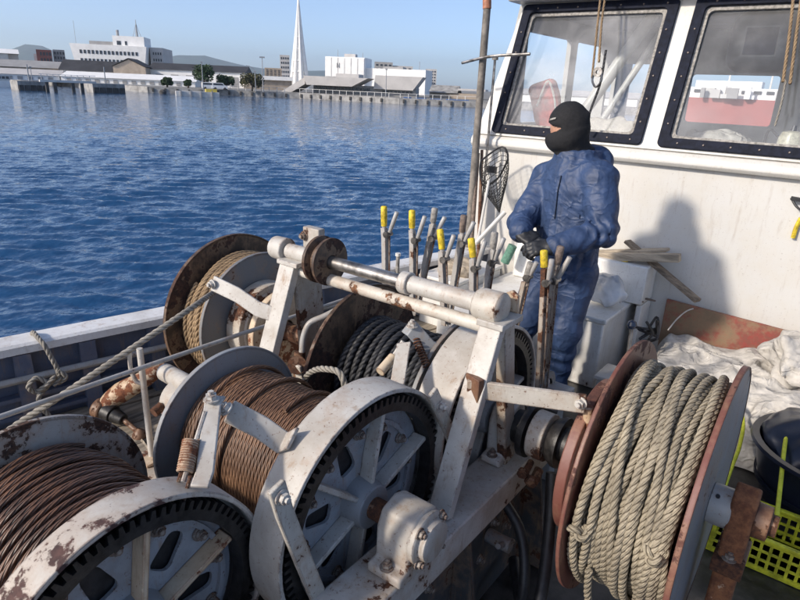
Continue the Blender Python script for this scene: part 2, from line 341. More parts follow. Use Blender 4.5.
MT = dict(
    white=painted('machine_paint_white', (.52, .50, .46), rust=.17, scale=9, dirt=.55),
    white_rusty=painted('machine_paint_rusty', (.52, .49, .43), rust=.33, scale=11, dirt=.65),
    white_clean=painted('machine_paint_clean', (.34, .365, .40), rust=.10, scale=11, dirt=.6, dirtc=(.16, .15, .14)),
    grey=painted('machine_paint_grey', (.26, .275, .29), rust=.10, scale=8),
    underframe_shade=painted('underframe_shade', (.055, .058, .062), rust=.3, scale=9, dirt=.6, dirtc=(.025, .022, .02)),  # near-black base colour paints in the deep shadow beneath the winch
    grey_dark=painted('machine_paint_dark', (.16, .17, .18), rust=.22, scale=9),
    flange_rust=painted('flange_rust', (.034, .024, .020), rust=.45, scale=10, rustc=(.085, .04, .025), rust2=(.03, .018, .014), dirt=.5, dirtc=(.07, .045, .03)),
    chipped=painted('chipped_white', (.54, .51, .46), rust=.25, scale=6, rustc=(.10, .05, .042), rust2=(.055, .03, .027), dirt=.35),
    spotted=painted('spotted_white', (.40, .40, .38), rust=.36, scale=15, rustc=(.10, .05, .03), rust2=(.03, .018, .014), dirt=.5),
    rust=painted('bare_rust', (.15, .07, .04), rust=.55, scale=14, dirt=.6, dirtc=(.05, .03, .02)),
    rust_cream=painted('rusty_cream', (.62, .52, .38), rust=.40, scale=9, rustc=(.24, .09, .04), rust2=(.12, .04, .02), dirt=.5, dirtc=(.5, .3, .15)),
    pedestal=painted('pedestal_paint', (.62, .48, .34), rust=.60, scale=7, rustc=(.25, .105, .045), rust2=(.12, .045, .022), dirt=.3, dirtc=(.45, .25, .15)),
    red=painted('red_oxide', (.155, .050, .038), rust=.34, scale=9, rustc=(.12, .05, .035), rust2=(.07, .03, .025), dirt=.4, dirtc=(.25, .14, .11)),
    reel_grey=painted('reel_grey', (.25, .265, .28), rust=.22, scale=9, dirt=.6, rustc=(.06, .04, .035), rust2=(.02, .017, .016)),
    grease=plain('greased_gear', (.022, .020, .019), rough=.45, var=.5, scale=40, bmp=.4),
    black=plain('black_metal', (.02, .02, .022), rough=.5, var=.4),
    steel=plain('worn_steel', (.36, .34, .32), rough=.38, metal=.85, var=.45, scale=16, bmp=.2),
    galv=painted('galvanised', (.38, .38, .37), rust=.10, scale=16, rough=.4, dirt=.45),
    bolt=painted('bolt_steel', (.30, .28, .25), rust=.4, scale=40, rough=.5),
    yellow=plain('yellow_tape', (.74, .54, .03), rough=.55, var=.35, scale=45, bmp=.6),
    tape=plain('grey_tape', (.34, .32, .29), rough=.7, var=.35, scale=50),
    brown_grip=plain('brown_grip', (.20, .15, .12), rough=.7, var=.4, scale=50),
    boatwhite=painted('gelcoat_white', (.60, .59, .56), rust=-.25, scale=4, rough=.38, dirt=.22, dirtc=(.55, .48, .36)),
    boxwhite=painted('locker_white', (.76, .75, .72), rust=-.02, scale=6, rough=.4, dirt=.3, dirtc=(.45, .4, .3)),
    railwhite=painted('rail_white', (.74, .74, .73), rust=.10, scale=16, rustc=(.25, .2, .17), rust2=(.12, .1, .09), dirt=.3),
    hullblue=painted('bulwark_blue', (.075, .095, .15), rust=.10, scale=7, rustc=(.06, .05, .05), dirt=.5, dirtc=(.16, .18, .22)),
    navy=plain('window_frame_navy', (.010, .013, .026), rough=.65, var=.3, spec=.15),
    deck=plain('wet_deck', (.055, .05, .045), rough=.35, var=.5, scale=9),
    wood=plain('deck_wood', (.33, .28, .215), rough=.8, var=.40, scale=14, stretch=(3.5, .22, 1), bmp=.6),
    wood_pale=plain('pale_timber', (.46, .38, .28), rough=.75, var=.3, scale=16, stretch=(.4, 3, 3), bmp=.4),
    wood_dark=plain('dark_timber', (.24, .19, .14), rough=.8, var=.4, scale=16, stretch=(.5, 3, 3), bmp=.4),
    glass=glassmat('wheelhouse_glass', .20), glass_clear=glassmat('wheelhouse_glass_clear', .10),
    rope=strand('tan_rope', (.40, .345, .25), (.09, .07, .045), freq=-276, lobes=3, fine=560),
    rope_grey=strand('grey_rope', (.36, .33, .28), (.10, .09, .075), freq=-240, lobes=3),
    rope_brown=strand('brown_rope', (.36, .25, .14), (.07, .04, .022), freq=-240, lobes=3),
    rope_black=strand('black_rope', (.030, .031, .036), (.006, .006, .007), freq=-240, lobes=3, rough=.6),
    wire=strand('rusty_wire', (.21, .11, .062), (.03, .016, .01), freq=230, lobes=6, bd=.002, rough=.5, col2=(.31, .17, .095)),
    wire_dark=strand('dark_rusty_wire', (.13, .07, .045), (.018, .011, .008), freq=230, lobes=6, bd=.002, rough=.42, col2=(.21, .105, .06)),
    tarp=cloth_mat('white_net_cloth', (.54, .51, .46), .9, .011, 1.1),
    jacket=cloth_mat('navy_raincoat', (.030, .057, .132), .58, .0080),
    trousers=cloth_mat('navy_trousers', (.029, .056, .130), .6, .0080),
    knit=plain('black_knit', (.010, .010, .012), rough=.85, var=.3, scale=90, bmp=.5, bd=.002),
    glove=plain('black_rubber', (.022, .023, .026), rough=.5, var=.3, scale=60),
    skin=plain('skin', (.50, .27, .18), rough=.5, var=.12, scale=40, bmp=.15),
    boot=plain('white_boot', (.05, .05, .055), rough=.4),
    crate=plain('yellow_plastic', (.62, .60, .03), rough=.5, var=.35, scale=18, bmp=.15),
    crateline=plain('yellow_line', (.70, .70, .05), rough=.6, var=.15),
    tub=plain('navy_plastic', (.012, .016, .030), rough=.28, var=.25, scale=6, bmp=.08),
    board=painted('stained_board', (.23, .16, .10), rust=.36, scale=4.5, rustc=(.28, .06, .05), rust2=(.20, .08, .06), soft=.10, dirt=.5, dirtc=(.12, .09, .06)),
    knob=plain('blue_knob', (.02, .03, .06), rough=.25, bmp=0),
    film=glassmat('plastic_bag_film', .55, (.95, .95, .95)),
    interior=plain('cabin_interior', (.45, .45, .43), rough=.7, var=.15, scale=5),
    ceiling=plain('cabin_ceiling', (.13, .15, .19), rough=.7, var=.15, scale=5),
    redcloth=plain('life_vest_red', (.55, .07, .06), rough=.7),
    sack=plain('pale_sack', (.60, .55, .47), rough=.85, var=.15),
    dark_plastic=plain('dark_plastic', (.03, .033, .04), rough=.35, bmp=0),
    net=plain('black_net', (.015, .015, .015), rough=.7),
    cream=plain('cream_metal', (.66, .62, .48), rough=.35, bmp=0),
    pinklabel=plain('pink_label', (.65, .25, .25), rough=.5, bmp=0),
    orange=plain('orange_paint', (.42, .17, .09), rough=.5),
    pole=plain('grey_pole', (.23, .205, .175), rough=.7, var=.3, scale=20),
)
# ------------------------------------------------------------------ sea
def build_sea():
    view = math.atan2(CF0[1], CF0[0]); half = rad(44)
    A = np.r_[np.linspace(view-half, view+half, 520), np.linspace(view+half, view-half+2*math.pi, 90)[1:-1]]
    step = np.r_[np.full(520, 2*half/520), np.full(88, (2*math.pi-2*half)/89)]
    R = [2.6]
    while R[-1] < 260: R.append(R[-1]*1.0072+.004)
    R = np.array(R+[330, 500, 900, 2000, 5000, 10000.0]); r, a = np.meshgrid(R, A, indexing='ij'); _, st = np.meshgrid(R, step, indexing='ij')
    x = CAM[0]+r*np.cos(a); y = CAM[1]+r*np.sin(a); z = np.zeros_like(x); sp = np.maximum(r*np.minimum(st, .01), r*.0072)
    g = np.random.default_rng(5); wd = view+rad(8)
    grp = .75+.5*(vnoise(np.stack([x*.09, y*.09, x*0], -1))+.5)
    for i in range(150):
        lam = math.exp(g.uniform(math.log(.12), math.log(1.35))); th = wd+g.normal(0, .36); k = 2*math.pi/lam
        amp = .0052*lam**(.84 if lam < .8 else .60)*np.clip((lam/sp-1.8)/2.2, 0, 1)
        ph = k*(x*math.cos(th)+y*math.sin(th))+g.uniform(0, 6.28)
        z += amp*(np.sin(ph)+.25*np.cos(2*ph))*grp
    V = np.stack([x, y, SEA+z], -1).reshape(-1, 3); nA = len(A)
    i0 = np.arange(len(R)-1)[:, None]*nA; j = np.arange(nA)[None, :]; jn = (j+1) % nA
    F = np.stack([i0+j, i0+nA+j, i0+nA+jn, i0+jn], -1).reshape(-1, 4)
    me = bpy.data.meshes.new('sea'); me.vertices.add(len(V)); me.vertices.foreach_set('co', V.astype(np.float32).ravel())
    me.loops.add(F.size); me.loops.foreach_set('vertex_index', F.astype(np.int32).ravel()); me.polygons.add(len(F)); me.polygons.foreach_set('loop_start', np.arange(0, F.size, 4, dtype=np.int32))
    me.update(calc_edges=True); me.polygons.foreach_set('use_smooth', [True]*len(me.polygons))
    m, nt, b = newmat('sea_water'); t = nd(nt, 'ShaderNodeTexCoord'); mp = nd(nt, 'ShaderNodeMapping'); nt.links.new(t.outputs['Object'], mp.inputs[0])
    mp.inputs['Rotation'].default_value = (0, 0, -(view+rad(8))); mp.inputs['Scale'].default_value = (1.0, .50, 1)
    v = mp.outputs[0]
    b.inputs['Base Color'].default_value = (.013, .060, .150, 1); b.inputs['Roughness'].default_value = .05; b.inputs['IOR'].default_value = 1.33
    def slope(sc, detail, rough, w):
        n = nd(nt, 'ShaderNodeTexNoise'); n.inputs['Scale'].default_value = sc; n.inputs['Detail'].default_value = detail; n.inputs['Roughness'].default_value = rough; nt.links.new(v, n.inputs['Vector'])
        k = nd(nt, 'ShaderNodeVectorMath'); k.operation = 'MULTIPLY_ADD'; nt.links.new(n.outputs['Color'], k.inputs[0]); k.inputs[1].default_value = (w, w, 0); k.inputs[2].default_value = (-w/2, -w/2, 0); return k.outputs[0]
    def vadd(p_, q_):
        k = nd(nt, 'ShaderNodeVectorMath'); k.operation = 'ADD'; nt.links.new(p_, k.inputs[0]); nt.links.new(q_, k.inputs[1]); return k.outputs[0]
    geo = nd(nt, 'ShaderNodeNewGeometry'); sv = vadd(vadd(slope(.30, 3, .5, .12), slope(3.4, 4, .64, .66)), slope(13, 4, .62, .62))      # ripples as surface slopes
    nz = nd(nt, 'ShaderNodeVectorMath'); nz.operation = 'NORMALIZE'; nt.links.new(vadd(geo.outputs['Normal'], sv), nz.inputs[0]); nt.links.new(nz.outputs[0], b.inputs['Normal'])
    me.materials.append(m); o = bpy.data.objects.new('sea', me); COL.objects.link(o); struct(o)
build_sea()

# ------------------------------------------------------------------ far shore
FM = dict(
    white=plain('far_white', (.86, .85, .82), rough=.7, var=.06, scale=.4, bmp=0), offwhite=plain('far_offwhite', (.62, .61, .58), rough=.8, var=.12, scale=.4, bmp=0),
    grey=plain('far_grey', (.33, .325, .32), rough=.8, var=.1, scale=.3, bmp=0), grey2=plain('far_lightgrey', (.52, .50, .48), rough=.8, var=.08, scale=.3, bmp=0),
    dark=plain('far_dark_roof', (.045, .045, .05), rough=.8, var=.2, scale=.3, bmp=0), brick=plain('far_brick', (.26, .10, .085), rough=.9, var=.15, scale=.5, bmp=0),
    tan=plain('far_tan', (.40, .33, .26), rough=.9, var=.15, scale=.5, bmp=0), glass=plain('far_window', (.05, .06, .075), rough=.25, var=.2, scale=1, bmp=0),
    concrete=plain('far_concrete', (.36, .35, .33), rough=.9, var=.3, scale=.6, bmp=0), fender=plain('far_fender', (.085, .08, .075), rough=.9, var=.4, scale=1, bmp=0),
    ground=plain('far_ground', (.25, .24, .22), rough=.95, var=.2, scale=.2, bmp=0), hill=plain('far_hill', (.055, .085, .06), rough=1, var=.35, scale=.01, bmp=0),
    leaf=plain('far_leaf', (.060, .110, .040), rough=.8, var=.5, scale=1.5, bmp=0), leaf2=plain('far_leaf_olive', (.105, .10, .04), rough=.8, var=.4, scale=1.5, bmp=0),
    trunk=plain('far_trunk', (.10, .08, .06), rough=.9, bmp=0), metal=plain('far_metal', (.35, .36, .37), rough=.5, bmp=0), red=plain('far_red', (.36, .11, .10), rough=.5, var=.1, scale=.3, bmp=0),
    blue=plain('far_blue', (.08, .16, .36), rough=.6, bmp=0), yellow=plain('far_yellow', (.65, .52, .10), rough=.6, bmp=0))
def FPt(px, py, d):                       # far point at level range d
    q = ray(px, py); return CAM+q*d/math.hypot(q[0], q[1])
class Site:
    """local axes of a far building: u to the right as seen, w away, z up; metres"""
    def __init__(self, px, d, twist=0):
        p = FPt(px, 85, d); self.o = np.array([p[0], p[1], LAND]); self.d = d; self.px = px
        f = nrm(np.array([p[0]-CAM[0], p[1]-CAM[1], 0])); c, s = math.cos(rad(twist)), math.sin(rad(twist))
        f = np.array([f[0]*c-f[1]*s, f[0]*s+f[1]*c, 0]); self.w = f; self.u = np.array([f[1], -f[0], 0]); self.R = np.array([self.u, self.w, [0, 0, 1]]).T
    def P(self, u, w, z): return self.o+self.u*u+self.w*w+np.array([0, 0, z])
    def U(self, px, py=85):               # metres along the front for a pixel column
        q = FPt(px, py, 1)-CAM; n = self.w; t = ((self.o-CAM) @ n)/(q @ n); return float((CAM+q*t-self.o) @ self.u)
    def H(self, px, py):                  # height over the ground for a pixel on the front plane
        q = FPt(px, py, 1)-CAM; t = ((self.o-CAM) @ self.w)/(q @ self.w); return float(CAM[2]+q[2]*t-LAND)
    def box(self, mb, u0, u1, w0, w1, z0, z1): return mb.box(self.P((u0+u1)/2, (w0+w1)/2, (z0+z1)/2), (abs(u1-u0), abs(w1-w0), abs(z1-z0)), self.R)
def windows(s, root, u0, u1, z0, z1, cols, rows, fw=.6, fh=.55, mat='glass', wface=0, name='window'):
    cu, cz = (u1-u0)/cols, (z1-z0)/rows; mb = MB(); mb.box((0, 0, 0), (cu*fw, .24, cz*fh), s.R); me = mb.mesh(name, smooth=False); me.materials.append(FM[mat])
    for i in range(cols):
        for j in range(rows): inst(name, me, root, s.P(u0+cu*(i+.5), wface, z0+cz*(j+.5)))
def fpart(name, s, boxes, mat, root):
    mb = MB()
    for b in boxes: s.box(mb, *b)
    return part(name, mb, FM[mat], root, smooth=False)
def gable(s, mb, u0, u1, w0, w1, z0, z1, along='u'):
    a = [(u0, w0), (u1, w0), (u1, w1), (u0, w1)]
    if along == 'u': top = [(u0, (w0+w1)/2), (u1, (w0+w1)/2)]; F = [(0, 1, 5, 4), (2, 3, 4, 5), (1, 2, 5), (3, 0, 4), (3, 2, 1, 0)]
    else: top = [((u0+u1)/2, w0), ((u0+u1)/2, w1)]; F = [(0, 1, 4), (1, 2, 5, 4), (2, 3, 5), (3, 0, 4, 5), (3, 2, 1, 0)]
    mb.add([s.P(u, w, z0) for u, w in a]+[s.P(u, w, z1) for u, w in top], F)

# quay line from its waterline pixels, then land behind it
QPX = [(-160, 74), (0, 81), (90, 88), (150, 92.5), (215, 95), (300, 98.5), (400, 104), (480, 107.5), (620, 114), (760, 120)]
Q = [PZ(a, b, SEA) for a, b in QPX]
def build_land():
    mb = MB(); n = len(Q); top = [np.array([q[0], q[1], LAND]) for q in Q]; back = [CAM+(t-CAM)*np.array([44, 44, 0]) for t in top]
    back = [np.array([b[0], b[1], LAND]) for b in back]
    bot = [np.array([q[0], q[1], SEA-1.0]) for q in Q]
    mb.add(top+back, [(i, i+1, n+i+1, n+i) for i in range(n-1)]); struct(part('shore_ground', mb, FM['ground'], smooth=False))
    mb = MB()
    for i in range(n-1):                  # quay wall in front of the ground's edge
        d, s, u = frame(top[i+1]-top[i]); off = -s*0 + np.array([0, 0, 0])
        c = (top[i]+top[i+1])/2; toward = nrm(np.array([CAM[0]-c[0], CAM[1]-c[1], 0])); L = np.linalg.norm(top[i+1]-top[i])
        nr = np.array([-d[1], d[0], 0]); nr = nr if nr @ toward > 0 else -nr
        mb.box(c+nr*.35+np.array([0, 0, -1.3]), (L+.2, .7, 2.7), np.array([d, nr, [0, 0, 1]]).T)
    wall = struct(part('quay_wall', mb, FM['concrete'], smooth=False))
    fb = MB(); fb.box((0, 0, 0), (.5, .35, 1.0)); fm = fb.mesh('fender', smooth=False); fm.materials.append(FM['fender'])
    for i in range(3, n-3):
        L = np.linalg.norm(top[i+1]-top[i]); d = nrm(top[i+1]-top[i]); c = (top[i]+top[i+1])/2; nr = np.array([-d[1], d[0], 0]); nr = nr if nr @ (CAM-c) > 0 else -nr
        for k in range(int(L/3.2)):
            inst('fender', fm, wall, top[i]+d*(1+3.2*k)+nr*.85+np.array([0, 0, -.75]), np.array([d, nr, [0, 0, 1]]).T)
    return top
QT = build_land()

# hills: ridge heights from the pixels, set kilometres off
def build_hill(name, pts, d, seed):
    mb = MB(); xs = np.linspace(pts[0][0], pts[-1][0], 70); ys = np.interp(xs, [p[0] for p in pts], [p[1] for p in pts]); V = []
    for i, (a, b) in enumerate(zip(xs, ys)):
        top = FPt(a, b, d); hgt = top[2]-LAND; dirv = nrm(np.array([top[0]-CAM[0], top[1]-CAM[1], 0]))
        for k, (off, fr) in enumerate(((-.30, 0), (-.2, .35), (-.1, .72), (0, 1), (.12, .7), (.35, 0))):
            jit = (vnoise(np.array([[i*.35, k*1.3, seed]]))[0])*.09*hgt*(0 < k < 5)
            V.append([top[0]+dirv[0]*off*d*.5, top[1]+dirv[1]*off*d*.5, LAND-2+hgt*fr+jit])
    F = [(i*6+k, i*6+6+k, i*6+7+k, i*6+k+1) for i in range(69) for k in range(5)]
    mb.add(V, F); struct(part(name, mb, FM['hill'], ang=180))
build_hill('hills', [(-120, 66), (-60, 58), (0, 54), (25, 46), (45, 47), (70, 60), (110, 66), (150, 62), (175, 56), (205, 55), (235, 62), (265, 68), (300, 70), (335, 69), (380, 78), (430, 84), (470, 90)], 7800, 3)

# office building with mast
s = Site(118, 268, -14); T = thing('office_building', 'white stepped office block with rows of windows and a roof mast', 'building', s.P(0, 0, 0))
uL, uR = s.U(76), s.U(147); h1, h2 = s.H(110, 45), s.H(130, 36)
mb = MB(); V = [s.P(uL+2, 0, 0), s.P(uR-1, 0, 0), s.P(uR+1, 0, h1), s.P(uL-.5, 0, h1)]; V += [v+s.w*16 for v in V]
mb.add(V, [(0, 1, 2, 3), (5, 4, 7, 6), (1, 5, 6, 2), (4, 0, 3, 7), (3, 2, 6, 7)]); part('wall', mb, FM['white'], T, smooth=False)
fpart('upper_storey', s, [(s.U(116), s.U(147), 2, 14, h1, h2)], 'white', T)
fpart('side_wing', s, [(uR+1.2, s.U(163), 5, 26, 0, s.H(155, 47))], 'grey2', T)
fpart('roof_edge', s, [(s.U(92), s.U(115), 3, 12, h1, h1+1.3)], 'grey', T)
windows(s, T, uL+2.5, uR-2, h1-7.2, h1-1.2, 15, 2, .55, .42)
windows(s, T, s.U(98), uR-3, h1-10.3, h1-7.6, 6, 1, .6, .6)
windows(s, T, uR+2, s.U(162), 3, s.H(155, 47)-1, 4, 4, .5, .4, wface=5)
for wa, wb in ((120, 124), (128, 130)): fpart('window', s, [(s.U(wa), s.U(wb), 1.9, 2.1, h2-3.2, h2-1.8)], 'glass', T)
mb = MB(); a, b = s.P(s.U(137), 8, h2), s.P(s.U(137), 8, s.H(137, 18)); mb.cyl(a, b, .35, .08, 8)
for k in range(4):
    for z in range(3): mb.beam(a+(b-a)*z/4+np.array([math.cos(k*1.57+.7), math.sin(k*1.57+.7), 0])*1.6*(1-z/3), a+(b-a)*(z+1)/4+np.array([math.cos(k*1.57+.7), math.sin(k*1.57+.7), 0])*1.6*(1-(z+1)/3.2), .12, .12)
part('mast', mb, FM['metal'], T, smooth=False)
mb = MB(); mb.cyl(s.P(s.U(119), 6, h2), s.P(s.U(119), 6, h2+2.2), .5); part('chimney', mb, FM['grey'], T, smooth=False)
mb = MB(); mb.cyl(s.P(s.U(78), 4, h1), s.P(s.U(78), 4, h1+8), .06); part('antenna', mb, FM['metal'], T, smooth=False)

# red brick block and its grey neighbour
s = Site(52, 330); T = thing('brick_building', 'small dark red brick block left of the white office', 'building', s.P(0, 0, 0))
fpart('wall', s, [(s.U(41), s.U(56), 0, 9, 0, s.H(48, 50))], 'brick', T); fpart('side_wall', s, [(s.U(38), s.U(41), 1, 9, 0, s.H(40, 54))], 'offwhite', T); windows(s, T, s.U(44), s.U(56), 4, s.H(48, 51), 4, 3)
s = Site(63, 335); T = thing('grey_building', 'grey block of flats right beside the red brick block', 'building', s.P(0, 0, 0))
fpart('wall', s, [(s.U(57.5), s.U(69), 0, 10, 0, s.H(63, 50))], 'grey', T); windows(s, T, s.U(58), s.U(69), 4, s.H(63, 51), 4, 4)
s = Site(8, 300); T = thing('shed', 'pale curved roof shed at the far left edge of the shore', 'shed', s.P(0, 0, 0))
fpart('wall', s, [(s.U(-25), s.U(13), 0, 14, 0, s.H(0, 53))], 'offwhite', T); mb = MB(); gable(s, mb, s.U(-26), s.U(24), -1, 15, s.H(0, 53), s.H(0, 48)); part('roof', mb, FM['white'], T, smooth=False); fpart('annex', s, [(s.U(13.2), s.U(23), 2, 14, 0, s.H(20, 54))], 'grey2', T)
# long warehouses
def warehouse(px0, px1, d, eave, ridge, label, wall='white', roof='dark', tw=0, doors=0):
    s = Site((px0+px1)/2, d, tw); T = thing('warehouse', label, 'warehouse', s.P(0, 0, 0), 'waterfront warehouses'); a, b = s.U(px0), s.U(px1); m = (px0+px1)/2
    fpart('wall', s, [(a, b, 0, 16, 0, s.H(m, eave))], wall, T); mb = MB(); gable(s, mb, a-.5, b+.5, -.6, 16.6, s.H(m, eave)+.02, s.H(m, ridge)); part('roof', mb, FM[roof], T, smooth=False)
    if doors: windows(s, T, a+1, b-1, .2, s.H(m, eave)*.72, doors, 1, .5, .95, 'grey', name='door')
    return s, T
warehouse(-60, 78, 262, 66.5, 59, 'long shed with a brown-grey roof behind the left quay', 'tan', 'grey', -12)
warehouse(-40, 60, 236, 74, 68, 'low white shed with pale roof on the left quay', 'white', 'grey2', -12, 9)
warehouse(62, 114, 250, 71, 60, 'dark roofed warehouse left of the grey gable', 'offwhite', 'dark', -12)
s, T = warehouse(62, 195, 226, 79, 73.5, 'long low white transit shed along the quay', 'white', 'white', -13, 14)
warehouse(150, 245, 246, 71, 64, 'black roofed white warehouse behind the big round tree', 'white', 'dark', -13, 6)
s = Site(131, 243, -12); T = thing('gabled_shed', 'plain grey shed with its gable end facing the water', 'shed', s.P(0, 0, 0))
mb = MB(); a, b = s.U(115), s.U(147); h = s.H(131, 67); V = [s.P(a, 0, 0), s.P(b, 0, 0), s.P(b, 0, h), s.P((a+b)/2, 0, s.H(131, 59.5)), s.P(a, 0, h)]; V += [v+s.w*14 for v in V]
mb.add(V, [(0, 1, 2, 3, 4), (9, 8, 7, 6, 5), (1, 6, 7, 2), (5, 0, 4, 9)]); part('wall', mb, FM['tan'], T, smooth=False)
mb = MB(); V = [s.P(a-.4, -.5, h), s.P((a+b)/2, -.5, s.H(131, 59.5)+.25), s.P(b+.4, -.5, h)]; V += [v+s.w*15 for v in V]; mb.add(V+[v+np.array([0, 0, .2]) for v in V], [(0, 1, 4, 3), (1, 2, 5, 4), (6, 9, 10, 7), (7, 10, 11, 8), (0, 6, 7, 1), (1, 7, 8, 2)]); part('roof', mb, FM['dark'], T, smooth=False)
# distant flats
for (a, b, t, d, mt, lab) in ((280.5, 290, 55, 420, 'grey2', 'slim pale high-rise just left of the white spire'), (265, 282, 68, 300, 'tan', 'low brown block left of the white spire'), (425, 436, 69, 380, 'grey2', 'pale flats right of the long white hall'), (374, 392, 62, 360, 'grey', 'grey stepped block right behind the white panelled hall'), (392, 412, 66, 365, 'grey2', 'light grey low block behind the white halls')):
    s = Site((a+b)/2, d); T = thing('apartment_block', lab, 'building', s.P(0, 0, 0), 'far apartment blocks'); fpart('wall', s, [(s.U(a), s.U(b), 0, 12, 0, s.H((a+b)/2, t))], mt, T); windows(s, T, s.U(a)+.3, s.U(b)-.3, 5, s.H((a+b)/2, t)-.6, 4, 5, .55, .45)
s = Site(265, 240); T = thing('long_roofed_hall', 'low hall with a white roof left of the spire', 'shed', s.P(0, 0, 0)); fpart('wall', s, [(s.U(244), s.U(292), 0, 10, 0, s.H(268, 80))], 'tan', T); fpart('roof', s, [(s.U(243), s.U(293), -1, 11, s.H(268, 80)+.01, s.H(268, 76))], 'white', T)
# spire: eight tapering white fins
s = Site(299.5, 300); T = thing('spire_tower', 'tall tapering white lattice spire rising out of the picture', 'tower', s.P(0, 0, 0))
hb = s.H(299, 88); ht = s.H(299.5, -3); r0 = (s.U(307.5)-s.U(291.5))/2
for k in range(8):
    a = k*math.pi/4+.2; mb = MB(); prof = [(0, 1.0), (.2, .80), (.45, .54), (.7, .30), (.88, .14), (1, .03)]
    P = [s.P(math.cos(a)*r0*q*1.12, math.sin(a)*r0*q*1.12, ht*t) for t, q in prof]; mb.tube(P, [.95*max(.2, q) for t, q in prof], 6); part('fin', mb, FM['white'], T)
mb = MB(); mb.lathe(s.P(0, 0, 0), (0, 0, 1), [(ht*t, max(.02, r0*1.0*q)) for t, q in ((0, 1.0), (.2, .80), (.45, .54), (.7, .30), (.88, .14), (.99, .03))], 16); part('core', mb, FM['white'], T)
for z, q in ((.2, .80), (.32, .675), (.45, .54), (.58, .42)):
    mb = MB(); mb.lathe(s.P(0, 0, ht*z), (0, 0, 1), [(-.25, r0*q*1.17), (.25, r0*q*1.17), (.25, r0*q*1.0), (-.25, r0*q*1.0), (-.25, r0*q*1.17)], 16); part('ring', mb, FM['white'], T, smooth=False)
# white panelled hall and long white hall
s = Site(345, 275, -15); T = thing('panelled_hall', 'tall white hall of upright panels with roof plant', 'building', s.P(0, 0, 0)); a, b = s.U(325), s.U(364); h = s.H(345, 57)
fpart('wall', s, [(a, b, .3, 14, 0, h)], 'white', T)
for k in range(6): fpart('panel', s, [(a+(b-a)*k/6+.2, a+(b-a)*(k+1)/6-.2, 0, .3, 6, h-.3)], 'white', T)
mb = MB(); c = s.U(338); zz = h-3.4
for x0, z0, x1, z1 in ((-.5, -1, -.5, 1), (-.5, 1, .5, -1), (.5, -1, .5, 1)): mb.beam(s.P(c+x0, -.06, zz+z0), s.P(c+x1, -.06, zz+z1), .1, .35, s.w)
part('logo', mb, FM['grey'], T, smooth=False)
for px, dz in ((334, 7), (345, 3), (347, 4.5), (359, 5)):
    mb = MB(); mb.cyl(s.P(s.U(px), 6, h), s.P(s.U(px), 6, h+dz*.45), .12, .06, 6); part('antenna', mb, FM['metal'], T, smooth=False)
fpart('plant_room', s, [(s.U(341), s.U(352), 5, 9, h, h+1.5)], 'grey2', T)
s = Site(395, 272, -15); T = thing('long_hall', 'long low white hall right of the panelled hall', 'building', s.P(0, 0, 0)); fpart('wall', s, [(s.U(364.5), s.U(425), 0, 14, 0, s.H(395, 69))], 'white', T); fpart('roof_plant', s, [(s.U(380), s.U(400), 4, 9, s.H(395, 69)+.01, s.H(395, 66.5))], 'grey', T)
mb = MB(); mb.cyl(s.P(s.U(416), 5, 3), s.P(s.U(416), 5, s.H(416, 61)), .15, .1, 6); part('antenna', mb, FM['metal'], T, smooth=False)
# ferry terminal: slanted grey fascia over a glazed ground floor
s = Site(350, 196, -12); T = thing('ferry_terminal', 'grey terminal with slanted overhanging fascia and glazed ground floor', 'building', s.P(0, 0, 0))
def fascia(px0, px1, top, bot, w0, slant_l, slant_r):
    u0, u1 = s.U(px0), s.U(px1); m = (px0+px1)/2; zt, zb = s.H(m, top), s.H(m, bot); mb = MB()
    V = [s.P(u0+slant_l, w0+.1, zb), s.P(u1-slant_r, w0+.1, zb), s.P(u1, w0, zt), s.P(u0, w0, zt)]; V += [v+s.w*12 for v in V]
    mb.add(V, [(0, 1, 2, 3), (5, 4, 7, 6), (1, 5, 6, 2), (4, 0, 3, 7), (3, 2, 6, 7), (0, 4, 5, 1)]); part('fascia', mb, FM['grey2'], T, smooth=False)
fascia(305, 369, 77, 86, -2, 1, 5); fascia(374, 422, 76, 90, 2, -.5, 3)
fpart('roof_box', s, [(s.U(333), s.U(356), 4, 12, s.H(345, 77)-.2, s.H(345, 73.5))], 'grey2', T)
mb = MB(); V = [s.P(s.U(278), -1, s.H(280, 94)), s.P(s.U(306), -1.2, s.H(306, 77)), s.P(s.U(306), -1.2, s.H(306, 84)), s.P(s.U(287), -1, s.H(284, 95))]; V += [v+s.w*9 for v in V]; mb.add(V, [(0, 3, 2, 1), (4, 5, 6, 7), (0, 1, 5, 4), (1, 2, 6, 5), (2, 3, 7, 6), (3, 0, 4, 7)]); part('ramp', mb, FM['grey2'], T, smooth=False)
fpart('wall', s, [(s.U(310), s.U(415), 4, 13, 0, s.H(345, 85))], 'grey', T); windows(s, T, s.U(311), s.U(368), 1, s.H(345, 87), 15, 1, .75, .8, wface=3.95); windows(s, T, s.U(380), s.U(412), .8, s.H(395, 91), 8, 1, .7, .8, wface=3.95)
# sheds to the right, partly behind the pole
s = Site(445, 210, -8); T = thing('gabled_shed', 'low brown shed with sloping roof near the grey pole', 'shed', s.P(0, 0, 0)); fpart('wall', s, [(s.U(430), s.U(480), 0, 12, 0, s.H(450, 93))], 'tan', T); mb = MB(); gable(s, mb, s.U(429), s.U(458), -.6, 12.6, s.H(450, 93), s.H(440, 85), 'u'); part('roof', mb, FM['concrete'], T, smooth=False); fpart('flat_roof', s, [(s.U(458.5), s.U(486), -.6, 12, s.H(470, 91), s.H(470, 89))], 'grey2', T)
warehouse(500, 640, 215, 96, 90, 'white shed on the quay seen through the wheelhouse glass', 'white', 'grey2', -6)
